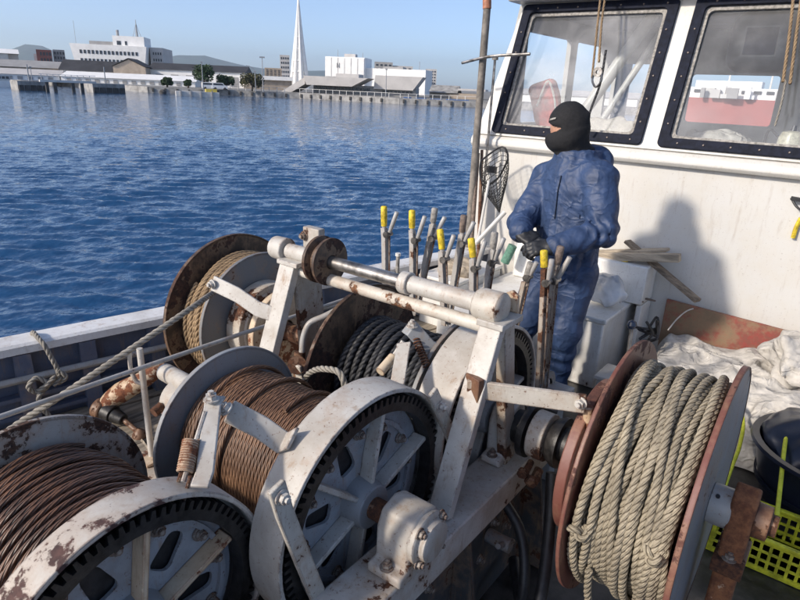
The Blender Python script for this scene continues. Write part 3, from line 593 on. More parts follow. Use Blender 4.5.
# stacked blue goods on the quay
for k, (a, b) in enumerate(((404, 412), (416, 427), (431, 443), (447, 470))):
    s = Site((a+b)/2, 172); tag(fpart('tarpaulin_pile', s, [(s.U(a), s.U(b), 0, 1.5, .02, s.H((a+b)/2, 97+k*.9))], 'blue', None), 'blue tarpaulin covered pile on the quay, %s of four from the spire' % ('nearest', 'second', 'third', 'farthest')[k], 'tarpaulin', 'blue piles on the quay')
# quay railing in front of the terminal
T = thing('quay_railing', 'thin pale railing of upright posts along the terminal quay', 'railing', QT[5])
rb = MB(); rb.box((0, 0, .6), (.12, .12, 1.2)); rm = rb.mesh('post', smooth=False); rm.materials.append(FM['offwhite'])
for i in (4, 5, 6):
    L = np.linalg.norm(QT[i+1]-QT[i]); d = nrm(QT[i+1]-QT[i]); back = nrm(np.array([QT[i][0], QT[i][1], 0])-np.array([CAM[0], CAM[1], 0]))
    for k in range(int(L/2.2)): inst('post', rm, T, QT[i]+d*(k*2.2)+back*.9)
    mb = MB(); mb.beam(QT[i]+back*.9+np.array([0, 0, 1.2]), QT[i+1]+back*.9+np.array([0, 0, 1.2]), .1, .1); part('rail', mb, FM['offwhite'], T, smooth=False)
# mooring dolphins and the walkway that joins them
for k, (a, b, yb, lab) in enumerate(((15, 45, 90.5, 'concrete mooring dolphin at the left end of the walkway'), (90, 122, 93, 'concrete mooring dolphin at the right end of the walkway'))):
    c = PZ((a+b)/2, yb, SEA); d = math.hypot(*c[:2]); s = Site((a+b)/2, d+2, 18); T = thing('mooring_dolphin', lab, 'dolphin', [c[0], c[1], SEA], 'mooring dolphins'); w = (s.U(b)-s.U(a))/2
    fpart('concrete_block', s, [(-w, w, -2, 3, SEA-LAND-1, s.H((a+b)/2, yb-9.5))], 'concrete', T)
    for j in range(5): fpart('fender', s, [(-w+2*w*j/5+.15, -w+2*w*(j+1)/5-.15, -2.3, -2.02, SEA-LAND-.3, s.H((a+b)/2, yb-5.5))], 'fender', T)
    fpart('lamp_post', s, [(-.1, .1, 0, .2, s.H((a+b)/2, yb-9.5), s.H((a+b)/2, yb-26))], 'metal', T)
s = Site(70, 165, 12); T = thing('walkway', 'narrow pale footbridge between the two mooring dolphins', 'walkway', s.P(0, 0, 0)); zt = s.H(70, 80.5)
fpart('deck', s, [(s.U(40), s.U(96), -.5, .5, zt-.5, zt)], 'offwhite', T)
for px in (47, 55, 73, 82): fpart('pile', s, [(s.U(px)-.3, s.U(px)+.3, -.4, .4, SEA-LAND-1, zt-.5)], 'fender', T)
for px in range(42, 96, 6): fpart('railing_post', s, [(s.U(px)-.06, s.U(px)+.06, -.45, -.35, zt, zt+1.1)], 'offwhite', T)
fpart('rail', s, [(s.U(40), s.U(96), -.45, -.35, zt+1.1, zt+1.2)], 'offwhite', T)
# low concrete step with a yellow hull before it
s = Site(197, 168, 4); T = thing('landing_stage', 'pale concrete landing stage at the foot of the quay', 'landing stage', s.P(0, 0, 0)); fpart('platform', s, [(s.U(175), s.U(218), -2, 2, SEA-LAND-1, -.35)], 'offwhite', T)
for px in (180, 190, 200, 211): fpart('pile', s, [(s.U(px)-.15, s.U(px)+.15, -2.3, -2.02, SEA-LAND-1, 0)], 'grey', T)
mb = MB(); s.box(mb, s.U(205), s.U(216), -1.5, .8, -.34, .35); tag(part('yellow_skip', mb, FM['yellow'], None, smooth=False), 'yellow box lying on the pale landing stage', 'box')
# parked vans
for k, (px, lab) in enumerate(((210, 'white van parked by the quay, left of two'), (220, 'white van parked by the quay, right of two'))):
    s = Site(px, 186, 5); T = thing('parked_van', lab, 'van', s.P(0, 0, 0), 'vans on the quay'); mb = MB()
    mb.plate([(-2.1, .35), (2.1, .35), (2.1, 1.0), (1.35, 1.15), (.8, 1.85), (-2.0, 1.85), (-2.1, 1.2)], [], 1.7, s.P(0, 1, 0), s.u, np.array([0, 0, 1.])); part('body', mb, FM['white'], T, smooth=False)
    mb = MB(); mb.plate([(-1.8, 1.2), (1.05, 1.2), (.65, 1.7), (-1.8, 1.7)], [], 1.74, s.P(0, 1, 0), s.u, np.array([0, 0, 1.])); part('side_window', mb, FM['glass'], T, smooth=False)
    for u in (-1.3, 1.3):
        mb = MB(); mb.cyl(s.P(u, .1, .34), s.P(u, 1.9, .34), .34, n=12); part('wheel', mb, FM['fender'], T)
# lamp posts
for k, (px, top, d, lab) in enumerate(((203, 63, 182, 'thin lamp post in front of the big round tree'), (263, 58, 178, 'tall double-headed lamp post left of the spire'), (255.5, 72, 178, 'lamp post with a curved arm by the right-hand tree'), (386, 70, 176, 'lamp post in front of the terminal'), (33, 68, 215, 'lamp post by the left sheds'))):
    s = Site(px, d); T = thing('lamp_post', lab, 'lamp post', s.P(0, 0, 0), 'quay lamp posts'); h = s.H(px, top); mb = MB(); mb.cyl(s.P(0, 0, 0), s.P(0, 0, h), .14, .09, 8); part('pole', mb, FM['metal'], T)
    if px == 255.5: mb = MB(); mb.tube([s.P(0, 0, h), s.P(-.5, 0, h+.9), s.P(-1.4, 0, h+1.4), s.P(-2.3, 0, h+1.5)], .08, 6); part('arm', mb, FM['metal'], T)
    mb = MB(); s.box(mb, -.7 if px == 263 else -.3, .7 if px == 263 else .3, -.2, .2, h, h+.35); part('lamp_head', mb, FM['metal'], T, smooth=False)
# trees
def tree(px, base, top, wpx, d, label, leaf, seed):
    s = Site(px, d); T = thing('tree', label, 'tree', s.P(0, 0, 0), 'quay trees'); h = s.H(px, top); w = (s.U(px+wpx/2)-s.U(px-wpx/2))/2; g = np.random.default_rng(seed)
    mb = MB(); mb.tube([s.P(0, 0, 0), s.P(.1, 0, h*.25), s.P(0, 0, h*.55)], [.32, .24, .12], 7)
    for k in range(6):
        a = k*1.05; mb.tube([s.P(0, 0, h*(.22+.04*k)), s.P(math.cos(a)*w*.4, math.sin(a)*w*.4, h*(.42+.04*k)), s.P(math.cos(a)*w*.7, math.sin(a)*w*.7, h*(.52+.05*k))], [.12, .08, .03], 5)
    part('trunk', mb, FM['trunk'], T)
    cl = [(g.uniform(-.62, .62)*w, g.uniform(-.62, .62)*w, h*g.uniform(.32, .84), w*g.uniform(.26, .46)) for _ in range(24)]
    N = 2600; c = np.array(cl)[g.integers(0, 24, N)]; dv = g.normal(size=(N, 3)); dv /= np.linalg.norm(dv, axis=1)[:, None]; p = dv*(g.uniform(.55, 1, N)**.5*c[:, 3])[:, None]*np.array([1, 1, .85]); p[:, :2] += c[:, :2]; p[:, 2] += c[:, 2]
    n2 = dv+g.normal(0, .6, (N, 3)); V = []; F = []
    for i in range(N):
        _, a, b = frame(n2[i]); z = g.uniform(.13, .30); q = s.o+s.u*p[i, 0]+s.w*p[i, 1]+np.array([0, 0, max(p[i, 2], .4)])
        V += [q-a*z, q-b*z*.7, q+a*z, q+b*z*.7]; F.append((4*i, 4*i+1, 4*i+2, 4*i+3))
    mb = MB(); mb.add(V, F); part('crown', mb, FM[leaf], T, smooth=False)
tree(204, 88, 61.5, 26, 190, 'big round dark green tree on the quay', 'leaf', 1)
tree(226, 88, 75, 20, 192, 'smaller bushy green tree right of the vans', 'leaf', 2)
tree(252, 89, 72, 26, 186, 'broad olive green tree left of the ramp', 'leaf2', 3)
tree(167, 88, 77, 13, 192, 'small dark shrub-like tree before the white transit shed', 'leaf', 4)
tree(188, 88, 79, 8, 194, 'tiny dark tree left of the big round tree', 'leaf', 5)
# small moored launch at the left edge, and a work boat by the piles
s = Site(4, 205, 10); T = thing('moored_launch', 'white launch moored under the sheds at the far left', 'boat', s.P(0, 0, SEA-LAND)); mb = MB()
mb.plate([(-5, 0), (4.2, 0), (5.5, 1.6), (-5, 1.3)], [], 2.4, s.P(0, 0, SEA-LAND), s.u, np.array([0, 0, 1.])); part('hull', mb, FM['white'], T, smooth=False); fpart('cabin', s, [(-3.5, 1.5, -.9, .9, SEA-LAND+1.4, SEA-LAND+3)], 'offwhite', T); windows(s, T, -3.4, 1.4, SEA-LAND+1.9, SEA-LAND+2.8, 5, 1, .7, .7, wface=-.9)
mb = MB(); q = PZ(163, 94, SEA); mb.lathe([q[0], q[1], SEA-.5], (0, 0, 1), [(0, .01), (0, .8), (1.1, .9), (1.6, .5), (1.7, .01)], 12); tag(part('mooring_buoy', mb, FM['fender'], None), 'small black mooring buoy floating off the landing stage', 'buoy')
# red hulled ship seen through the wheelhouse's right window
s = Site(735, 95, -8); T = thing('red_ship', 'red hulled ship with white upperworks moored beyond the wheelhouse', 'ship', s.P(0, 0, SEA-LAND)); z0 = SEA-LAND
mb = MB(); mb.plate([(-10, z0-1), (9, z0-1), (12, s.H(735, 99)), (-11, s.H(735, 99))], [], 7, s.P(0, 3, 0), s.u, np.array([0, 0, 1.])); part('hull', mb, FM['red'], T, smooth=False)
fpart('superstructure', s, [(-9, 6, 0, 5, s.H(735, 99)+.01, s.H(735, 88)), (-5, 3, 1, 4, s.H(735, 88), s.H(735, 81))], 'white', T)
gq = np.random.default_rng(8)
for k in range(16):
    u = gq.uniform(-10, 9); w_ = gq.uniform(.4, 1.6); fpart('deck_gear', s, [(u, u+w_, -.5-.1*k, -.2-.1*k+.2, s.H(735, 99)+.02, s.H(735, gq.uniform(85, 96)))], ('offwhite', 'grey2', 'white', 'grey')[k % 4], T)
windows(s, T, -8, 5, s.H(735, 95), s.H(735, 89), 9, 1, .6, .5, wface=-.05); fpart('mast', s, [(-1.2, -1, 2, 2.2, s.H(735, 81), s.H(735, 70)), (3.8, 4, 2, 2.2, s.H(735, 88), s.H(735, 72))], 'offwhite', T)
# ------------------------------------------------------------------ the boat: deck, bulwark, wheelhouse
RAILZ = .60; PLANKZ = .20
RL = [PZ(a, b, RAILZ) for a, b in ((0, 345), (83, 328.5), (167, 312), (270, 290), (375, 269), (420, 260), (466, 251))]
RL = [RL[0]+(RL[0]-RL[2])*k for k in (4.0, 2.0, .8)]+RL+[np.array([RL[-1][0]+.16, 6.5, RAILZ])]
def smooth_path(P, n=8):
    P = np.asarray(P, float); t = np.r_[0, np.cumsum(np.linalg.norm(np.diff(P, axis=0), axis=1))]; out = []
    m = np.gradient(P, t, axis=0)
    for i in range(len(P)-1):
        h = t[i+1]-t[i]
        for k in range(n):
            u = k/n; out.append((2*u**3-3*u*u+1)*P[i]+(u**3-2*u*u+u)*h*m[i]+(-2*u**3+3*u*u)*P[i+1]+(u**3-u*u)*h*m[i+1])
    return np.array(out+[P[-1]])
RP = smooth_path(RL, 5)
# steel deck sheet inside the rail line
mb = MB(); n = len(RP); mb.add(np.r_[RP*[1, 1, 0]+[.0, 0, 0], np.c_[np.full(n, 3.2), RP[:, 1], np.zeros(n)]], [(i, n+i, n+i+1, i+1) for i in range(n-1)])
DECK = struct(part('deck', mb, MT['deck'], smooth=False))
# planked waterway along the bulwark
def side(i, off, z): 
    d = nrm(RP[min(i+1, n-1)]-RP[max(i-1, 0)]); nr = np.array([d[1], -d[0], 0]); return np.array([RP[i][0], RP[i][1], z])+nr*off
for k in range(4):
    for (i0, i1) in ((2, 13), (13, 21), (21, 30), (30, 44)):
        mb = MB(); o0, o1 = ((.004, .092), (.106, .288), (.302, .486), (.500, .66))[k]; V = []; dz = random.uniform(-.004, .004)
        for i in range(i0, i1+1):
            e = .003 if i in (i0, i1) else 0
            for o, z in ((o0, .13), (o1, .13), (o1, PLANKZ+dz), (o0, PLANKZ+dz)): V.append(side(i, o, z))
        m = i1-i0+1; F = [(4*i+q, 4*i+(q+1) % 4, 4*i+4+(q+1) % 4, 4*i+4+q) for i in range(m-1) for q in range(4)]+[(0, 1, 2, 3), tuple(4*m-4+q for q in (3, 2, 1, 0))]
        mb.add(V, F); part('plank', mb, MT['wood'], DECK, bev=.006, smooth=False)
BW = thing('bulwark', 'dark blue steel bulwark with a worn white capping rail on the seaward side', 'bulwark', (RL[4][0], RL[4][1], 0))
def sweep(prof, mat, name, parent, i0=0, i1=None, bev=0):
    i1 = n-1 if i1 is None else i1; mb = MB(); V = [side(i, o, z) for i in range(i0, i1+1) for o, z in prof]; k = len(prof); m = i1-i0+1
    mb.add(V, [(k*i+q, k*i+(q+1) % k, k*i+k+(q+1) % k, k*i+k+q) for i in range(m-1) for q in range(k)]+[tuple(range(k-1, -1, -1)), tuple(k*(m-1)+q for q in range(k))]); return part(name, mb, mat, parent, bev=bev, ang=30)
sweep([(-.09, RAILZ-.045), (.05, RAILZ-.045), (.05, RAILZ-.01), (.035, RAILZ), (-.09, RAILZ), (-.10, RAILZ-.01)], MT['railwhite'], 'capping_rail', BW)
sweep([(-.03, -2.9), (-.01, -2.9), (0, 0), (0, RAILZ-.05), (-.02, RAILZ-.05), (-.03, 0)], MT['hullblue'], 'side_plate', BW)
for z, nm in ((.33, 'stringer'), (.24, 'stringer')): sweep([(.002, z), (.05, z), (.05, z+.02), (.002, z+.02)], MT['hullblue'], nm, BW)
for i in range(4, 44, 4):
    mb = MB(); a = side(i, .003, .02); d = nrm(side(min(i+1, n-1), 0, 0)-side(i, 0, 0)); nr = np.array([d[1], -d[0], 0])
    mb.plate([(0, .18), (.06, .18), (.045, RAILZ-.07), (0, RAILZ-.07)], [], .07, a, nr, np.array([0, 0, 1.])); part('bracket', mb, MT['hullblue'], BW, smooth=False)
# grab pipe inside the bulwark
mb = MB(); mb.tube(np.array([side(i, .055, .435) for i in range(4, n-6)]), .017, 10); part('grab_pipe', mb, MT['galv'], BW)

# ---- wheelhouse
WY, SLY, Z0, Z1 = 4.12, .34, 1.44, 2.34      # wall plane, rake of the window front, window foot and head
WX0, WX1 = -2.42, 1.9
WH = thing('wheelhouse', 'white wheelhouse with raked dark framed windows behind the winch', 'wheelhouse', (-.3, WY, 0))
mb = MB(); mb.bx(WX0, WX1, WY, WY+.05, 0, 1.385); part('front_wall', mb, MT['boatwhite'], WH, bev=.01)
mb = MB(); mb.bx(WX0, WX0+.05, WY+.051, 7.2, 0, 1.385); part('side_wall', mb, MT['boatwhite'], WH)
mb = MB(); mb.bx(WX1-.05, WX1, WY+.051, 7.2, 0, 1.385); part('side_wall', mb, MT['boatwhite'], WH)
mb = MB(); V = []                                # moulded ledge under the windows: rounded nose
prof = [(WY+.03, 1.365), (WY-.045, 1.352), (WY-.065, 1.375), (WY-.062, 1.41), (WY-.04, 1.437), (WY+.03, 1.446)]
for x in (WX0-.03, WX1): V += [(x, y, z) for y, z in prof]
k = len(prof); mb.add(V, [(q, k+q, k+(q+1) % k, (q+1) % k) for q in range(k)]+[tuple(range(k)), tuple(range(2*k-1, k-1, -1))]); part('window_ledge', mb, MT['boatwhite'], WH, bev=.004, ang=60)
SL = nrm(np.array([0, SLY, Z1-Z0])); SN = np.cross(np.array([1., 0, 0]), SL)       # up the raked front, outward normal (-y)
def F3(x, t, o=0): return np.array([x, WY-.02, Z0])+SL*t+SN*o
TL = math.hypot(SLY, Z1-Z0)
WIN = [(-2.29, -1.20), (-1.10, .12), (.22, 1.44)]
# raked front with window holes
def rrect(x0, x1, y0, y1, r=.03, m=4):
    P = []
    for cx, cy, a in ((x1-r, y1-r, 0), (x0+r, y1-r, 1), (x0+r, y0+r, 2), (x1-r, y0+r, 3)):
        for q in range(m+1): t = (a+q/m)*math.pi/2; P.append((cx+r*math.cos(t), cy+r*math.sin(t)))
    return P
mb = MB(); mb.plate([(WX0, 0), (WX1, 0), (WX1, TL+.06), (WX0+.12, TL+.06)], [rrect(a+.035, b-.035, .05, TL-.03) for a, b in WIN], .04, F3(0, 0), np.array([1., 0, 0]), SL); part('window_front', mb, MT['boatwhite'], WH, smooth=False)
bb = MB(); bb.cyl((0, 0, 0), (0, 0, .005), .0065, .005, 8); bolt_w = bb.mesh('bolt'); bolt_w.materials.append(MT['bolt'])
RB = np.array([[1, 0, 0], SL, SN]).T
for (a, b) in WIN:
    mb = MB(); mb.plate(rrect(a, b, .015, TL+.005), [rrect(a+.062, b-.062, .074, TL-.054)], .022, F3(0, 0, .0325), np.array([1., 0, 0]), SL); W = part('window', mb, MT['navy'], WH, bev=.004, smooth=False)
    mb = MB(); mb.plate(rrect(a+.06, b-.06, .07, TL-.05), [rrect(a+.085, b-.085, .095, TL-.075)], .012, F3(0, 0, .012), np.array([1., 0, 0]), SL); part('gasket', mb, MT['tape'], W, smooth=False)
    mb = MB(); mb.add([F3(a+.05, .06, -.004), F3(b-.05, .06, -.004), F3(b-.05, TL-.04, -.004), F3(a+.05, TL-.04, -.004)], [(0, 1, 2, 3)]); part('pane', mb, MT['glass' if a < -2 else 'glass_clear'], W, smooth=False)
    for x in np.arange(a+.12, b-.05, .15): inst('bolt', bolt_w, W, F3(x, .042, .044), RB); inst('bolt', bolt_w, W, F3(x, TL-.03, .044), RB)
    for t in np.arange(.16, TL-.1, .15): inst('bolt', bolt_w, W, F3(a+.035, t, .044), RB); inst('bolt', bolt_w, W, F3(b-.035, t, .044), RB)
# roof with overhanging visor
mb = MB(); rz = Z1+.03; prof = [(WY+SLY-.17, rz), (WY+SLY-.19, rz+.04), (WY+SLY-.12, rz+.10), (WY+1.2, rz+.2), (7.3, rz+.2), (7.3, rz)]
V = []
for x in (WX0+.05, WX1+.05): V += [(x, y, z) for y, z in prof]
k = len(prof); mb.add(V, [(q, k+q, k+(q+1) % k, (q+1) % k) for q in range(k)]+[tuple(range(k)), tuple(range(2*k-1, k-1, -1))]); part('roof', mb, MT['boatwhite'], WH, bev=.012)
# cabin inside: side posts and windows, back wall with openings, ceiling, floor, console shelf
def side_panel(x):
    mb = MB(); ex, ez = np.array([0, 1., 0]), np.array([0, 0, 1.]); y0 = WY+.06
    holes = [rrect(y0+.42, y0+1.25, 1.52, 2.2), rrect(y0+1.4, y0+2.5, 1.52, 2.2)]
    mb.plate([(y0-.02, 1.387), (7.15, 1.387), (7.15, rz-.001), (y0+SLY-.03, rz-.001)], holes, .04, (x, 0, 0), ex, ez); part('side_frame', mb, MT['interior'], WH, smooth=False)
side_panel(WX0+.07); side_panel(WX1-.03)
mb = MB(); mb.plate([(WX0+.05, .9), (WX1, .9), (WX1, rz-.002), (WX0+.05, rz-.002)], [rrect(-2.25, -1.66, 1.50, 2.05), rrect(-1.47, -.77, 1.56, 1.97), rrect(-.5, .1, 1.56, 1.97), rrect(.5, 1.5, 1.42, 2.0)], .05, (0, 6.2, 0), np.array([1., 0, 0]), np.array([0, 0, 1.])); part('rear_bulkhead', mb, MT['interior'], WH, smooth=False)
mb = MB(); mb.bx(WX0+.1, WX1-.06, WY+SLY+.02, 6.17, rz-.03, rz-.004); part('ceiling', mb, MT['ceiling'], WH, smooth=False)
mb = MB(); mb.bx(WX0+.1, WX1-.06, WY+.08, 6.17, .93, .96); part('cabin_floor', mb, MT['interior'], WH, smooth=False)
mb = MB(); mb.bx(WX0+.1, WX1-.06, WY+.06, WY+.62, 1.34, 1.40); part('console_shelf', mb, MT['interior'], WH, smooth=False)
# things behind the glass
def blob(name, label, cat, c, r, mat, seed, amp=.06, fr=7, flat=None):
    c = np.asarray(c, float); r = np.asarray(r, float)
    def f(p):
        d = sd_ell(p, c, r)+amp*r.min()*fbm(p*fr+seed, 3)
        if flat is not None: d = np.maximum(d, flat-p[:, 2])
        return d
    V, F = surfnet(f, c-r*1.35, c+r*1.35, r.max()/14); mb = MB(); mb.add(V, F); return tag(part(name, mb, mat, None, ang=180), label, cat)
blob('cloth_sack', 'pale folded sack lying on the shelf behind the left window', 'sack', (-1.62, 4.55, 1.47), (.30, .14, .12), MT['sack'], 4, .5, 6, 1.40)
blob('cloth_sack', 'white crumpled cloth on the shelf behind the right window', 'cloth', (-.78, 4.5, 1.46), (.22, .14, .11), MT['tarp'], 9, .5, 6, 1.40)
q = thing('life_vest', 'red life vest propped upright behind the left window', 'life vest', (-2.02, 4.5, 1.4)); mb = MB()
V, F = surfnet(lambda p: sd_box(p, (-2.06, 4.52, 1.62), (.11, .06, .23), np.array([[.93, 0, .36], [0, 1, 0], [-.36, 0, .93]]), .05)+.006*fbm(p*18, 3), (-2.35, 4.4, 1.3), (-1.8, 4.65, 1.95), .018); mb.add(V, F); part('panel', mb, MT['redcloth'], q, ang=180)
mb = MB(); mb.tube(smooth_path([(-2.12, 4.44, 1.66), (-2.05, 4.44, 1.84), (-1.98, 4.44, 1.70), (-1.96, 4.44, 1.5)], 6), .008, 6); part('strap', mb, MT['tarp'], q)
q = thing('kettle', 'cream enamel kettle on the shelf behind the right window', 'kettle', (-.42, 4.42, 1.4)); mb = MB(); mb.lathe((-.42, 4.42, 1.402), (0, 0, 1), [(0, .01), (0, .075), (.02, .08), (.16, .07), (.19, .055), (.20, .01)], 24); part('body', mb, MT['cream'], q)
mb = MB(); mb.tube(smooth_path([(-.49, 4.42, 1.56), (-.54, 4.42, 1.60), (-.55, 4.42, 1.50), (-.49, 4.42, 1.45)], 5), .009, 6); part('handle', mb, MT['dark_plastic'], q); mb = MB(); mb.cyl((-.42, 4.42, 1.6), (-.42, 4.42, 1.63), .02, .012, 10); part('knob', mb, MT['dark_plastic'], q)
q = thing('monitor', 'dark navigation monitor hung from the ceiling behind the right window', 'monitor', (-.62, 4.75, 2.3)); mb = MB(); mb.box((-.74, 4.80, 2.12), (.40, .28, .38)); part('housing', mb, MT['dark_plastic'], q, bev=.10, seg=5); mb = MB(); mb.box((-.74, 4.657, 2.12), (.18, .005, .16)); part('screen', mb, MT['navy'], q, smooth=False); mb = MB(); mb.box((-.74, 4.85, 2.32), (.08, .08, .045)); part('bracket', mb, MT['dark_plastic'], q, smooth=False)
mb = MB(); mb.tube(smooth_path([(-.25, 4.7, 1.96), (-.2, 4.68, 1.86), (-.14, 4.68, 1.9), (-.1, 4.68, 2.05)], 6), .03, 8); tag(part('cable_bundle', mb, MT['dark_plastic'], None), 'black cable bundle hanging under the navigation monitor', 'cable')
# mast struts seen through the left window
for k, (a, b, lab) in enumerate((((-1.98, 4.7, 1.41), (-1.52, 4.95, 2.33), 'thick white slanted strut behind the left window'), ((-1.80, 4.75, 1.41), (-1.40, 5.0, 2.33), 'thin white slanted strut behind the left window'))):
    mb = MB(); mb.cyl(a, b, .045-.02*k, n=14); tag(part('strut', mb, MT['boatwhite'], None), lab, 'strut')
# ---- hanging ropes outside the windows
def hang(pts, r, mat, label, name='hanging_rope', cat='rope'):
    mb = MB(); mb.tube(smooth_path(pts, 10), r, 8); return tag(part(name, mb, MT[mat], None, attr=True), label, cat)
hang([PY(603, -25, 4.28), PY(597, 30, 4.1), PY(592, 78, 4.0)], .007, 'rope_brown', 'brown rope hanging before the left window, left strand')
hang([PY(609, -25, 4.28), PY(602, 20, 4.12), PY(599, 62, 4.0)], .007, 'rope_brown', 'brown rope hanging before the left window, right strand')
hang([PY(606, 50, 4.02), PY(600, 84, 4.0), PY(590, 112, 3.98), PY(585, 130, 3.99)], .008, 'rope_black', 'black cord hanging from the shackle before the left window')
mb = MB(); c = PY(598, 72, 3.99); mb.lathe(c-[0, .012, 0], (0, 1, 0), [(0, .012), (0, .03), (.024, .03), (.024, .012), (0, .012)], 16); mb.tube(smooth_path([c+[-.02, 0, .0], c+[-.03, 0, -.05], c+[0, 0, -.09], c+[.03, 0, -.05], c+[.02, 0, 0]], 5), .007, 6); tag(part('shackle', mb, MT['steel'], None), 'steel shackle joining the ropes before the left window', 'shackle')
hang([PY(795, -20, 4.3), PY(790, 30, 4.1), PY(783, 82, 4.0)], .008, 'rope_brown', 'brown rope hanging before the right window, left strand')
hang([PY(804, -20, 4.3), PY(797, 30, 4.1), PY(790, 84, 4.0)], .008, 'rope_brown', 'brown rope hanging before the right window, right strand')
hang([PY(786, 80, 4.0), PY(781, 105, 3.99), PY(775, 126, 3.99)], .006, 'rope_grey', 'thin grey cord end below the right-hand brown ropes')
# wall fitting with a yellow lanyard
q = thing('wall_hook', 'black wall hook at the right edge of the wheelhouse', 'hook', PY(797, 200, WY)); mb = MB(); a = PY(791, 198, WY-.03); mb.beam(a, a+[.14, 0, -.01], .03, .02); mb.tube(smooth_path([a, a+[.05, -.02, -.05], a+[.12, -.01, -.06]], 5), .006, 6); part('bracket', mb, MT['black'], q)
mb = MB(); mb.tube(smooth_path([PY(801, 218, WY-.02), PY(796, 228, WY-.02), PY(793, 238, WY-.02)], 6), .012, 8); tag(part('lanyard', mb, MT['yellow'], None), 'short yellow lanyard hanging under the wall hook', 'lanyard')

# ---- lockers by the wheelhouse wall
q = thing('deck_locker', 'low white deck locker behind the person, front one of two', 'locker', (-1.4, 3.75, 0)); mb = MB(); mb.bx(-1.95, -1.055, 3.47, 4.112, .0, .44); part('body', mb, MT['boxwhite'], q, bev=.012); mb = MB(); mb.bx(-1.965, -1.04, 3.455, 4.115, .443, .475); part('lid', mb, MT['boxwhite'], q, bev=.008)
q = thing('deck_locker', 'taller white locker against the wheelhouse wall with timber laid on it', 'locker', (-1.4, 4.0, .48)); mb = MB(); mb.bx(-1.9, -.965, 3.88, 4.11, .478, .735); part('body', mb, MT['boxwhite'], q, bev=.010)
mb = MB(); mb.bx(-1.0, -.965, 3.9, 4.11, .0, .47); tag(part('locker_support', mb, MT['boxwhite'], None, bev=.006), 'narrow white panel standing beside the low locker', 'panel')
# timber on top
def timber(a, b, w, h, mat, lab):
    mb = MB(); mb.beam(a, b, w, h); tag(part('timber', mb, MT[mat], None, bev=.004), lab, 'timber', 'timber on the lockers')
timber(PY(597, 256, 3.95), PY(680, 258, 3.93), .06, .05, 'wood_pale', 'pale squared timber lying across the top of the locker')
timber(PY(590, 252, 4.05), PY(668, 250, 4.02), .08, .018, 'wood_pale', 'thin pale board lying behind the squared timber')
timber(PY(627, 241, 4.06), PY(698, 301, 3.86), .06, .022, 'wood_dark', 'weathered board crossing diagonally over the timber')
mb = MB(); mb.cyl(PY(593, 262, 3.93), PY(628, 261, 3.92), .006, n=8); tag(part('yellow_rod', mb, MT['yellow'], None), 'thin yellow rod lying beside the timber', 'rod')
# plastic bag and cord on the low locker
c = np.array([-1.16, 3.72, .58]); V, F = surfnet(lambda p: np.maximum(sd_ell(p, c, (.12, .09, .11))+.03*fbm(p*11, 3), .479-p[:, 2]), c-.2, c+.2, .012); mb = MB(); mb.add(V, F); tag(part('plastic_bag', mb, MT['film'], None, ang=180), 'thin white plastic bag standing on the low locker', 'bag')
g = np.random.default_rng(3); mb = MB(); c = PZ(634, 297, .50); mb.tube(smooth_path([c+np.array([g.normal(0, .04), g.normal(0, .03), abs(g.normal(0, .012))]) for _ in range(12)], 6), .006, 6); tag(part('cord', mb, MT['brown_grip'], None), 'dark tangled cord on the low locker beside the bag', 'cord')
mb = MB(); c = PZ(592, 283, .50); mb.tube(smooth_path([c+np.array([g.normal(0, .05), g.normal(0, .04), abs(g.normal(0, .02))]) for _ in range(22)], 6), .007, 6); tag(part('cord', mb, MT['tub'], None), 'blue-black tangled cord on the low locker behind the person', 'cord')
mb = MB(); c = PZ(648, 330, .40); mb.tube(smooth_path([c+np.array([g.normal(0, .05), g.normal(0, .04), g.normal(0, .04)]) for _ in range(18)], 6), .008, 6); tag(part('cord', mb, MT['black'], None), 'black tangled cord between the locker and the white cloth', 'cord')
# small lever with a round dark knob
q = thing('control_lever', 'short steel lever with a round dark knob beside the locker', 'lever', PZ(628, 372, .25)); a, b = PZ(628, 372, .25), PZ(632, 324, .52); mb = MB(); mb.cyl(a*[1, 1, 0], b, .011, n=10); part('stem', mb, MT['steel'], q); mb = MB(); mb.lathe(b-[0, 0, .03], (0, 0, 1), [(0, .008), (.005, .02), (.025, .029), (.045, .022), (.056, .002)], 16); part('knob', mb, MT['knob'], q)
q = thing('control_box', 'grey metal valve box left of the rope reel', 'box', PZ(620, 375, .2)*[1, 1, 0]); c = PZ(612, 372, .30); mb = MB(); mb.bx(c[0]-.05, c[0]+.16, c[1]-.08, c[1]+.1, .0, .27); part('body', mb, MT['grey'], q, bev=.006); mb = MB(); mb.bx(c[0]-.065, c[0]+.175, c[1]-.095, c[1]+.115, .272, .295); part('lid', mb, MT['grey'], q, bev=.004)

# board leaning on the wall
mb = MB(); a, b = PY(667, 297, 4.06), PY(812, 353, 4.06); a[2], b[2] = .505, .47; mb.plate([(a[0], .02), (1.1, .02), (1.1, b[2]-.08), (b[0], b[2]), (a[0], a[2])], [], .02, (0, 4.075, 0), np.array([1., 0, 0]), np.array([0, 0, 1.])); tag(part('board', mb, MT['board'], None, bev=.003), 'stained plywood board with red paint standing against the wheelhouse wall', 'board')
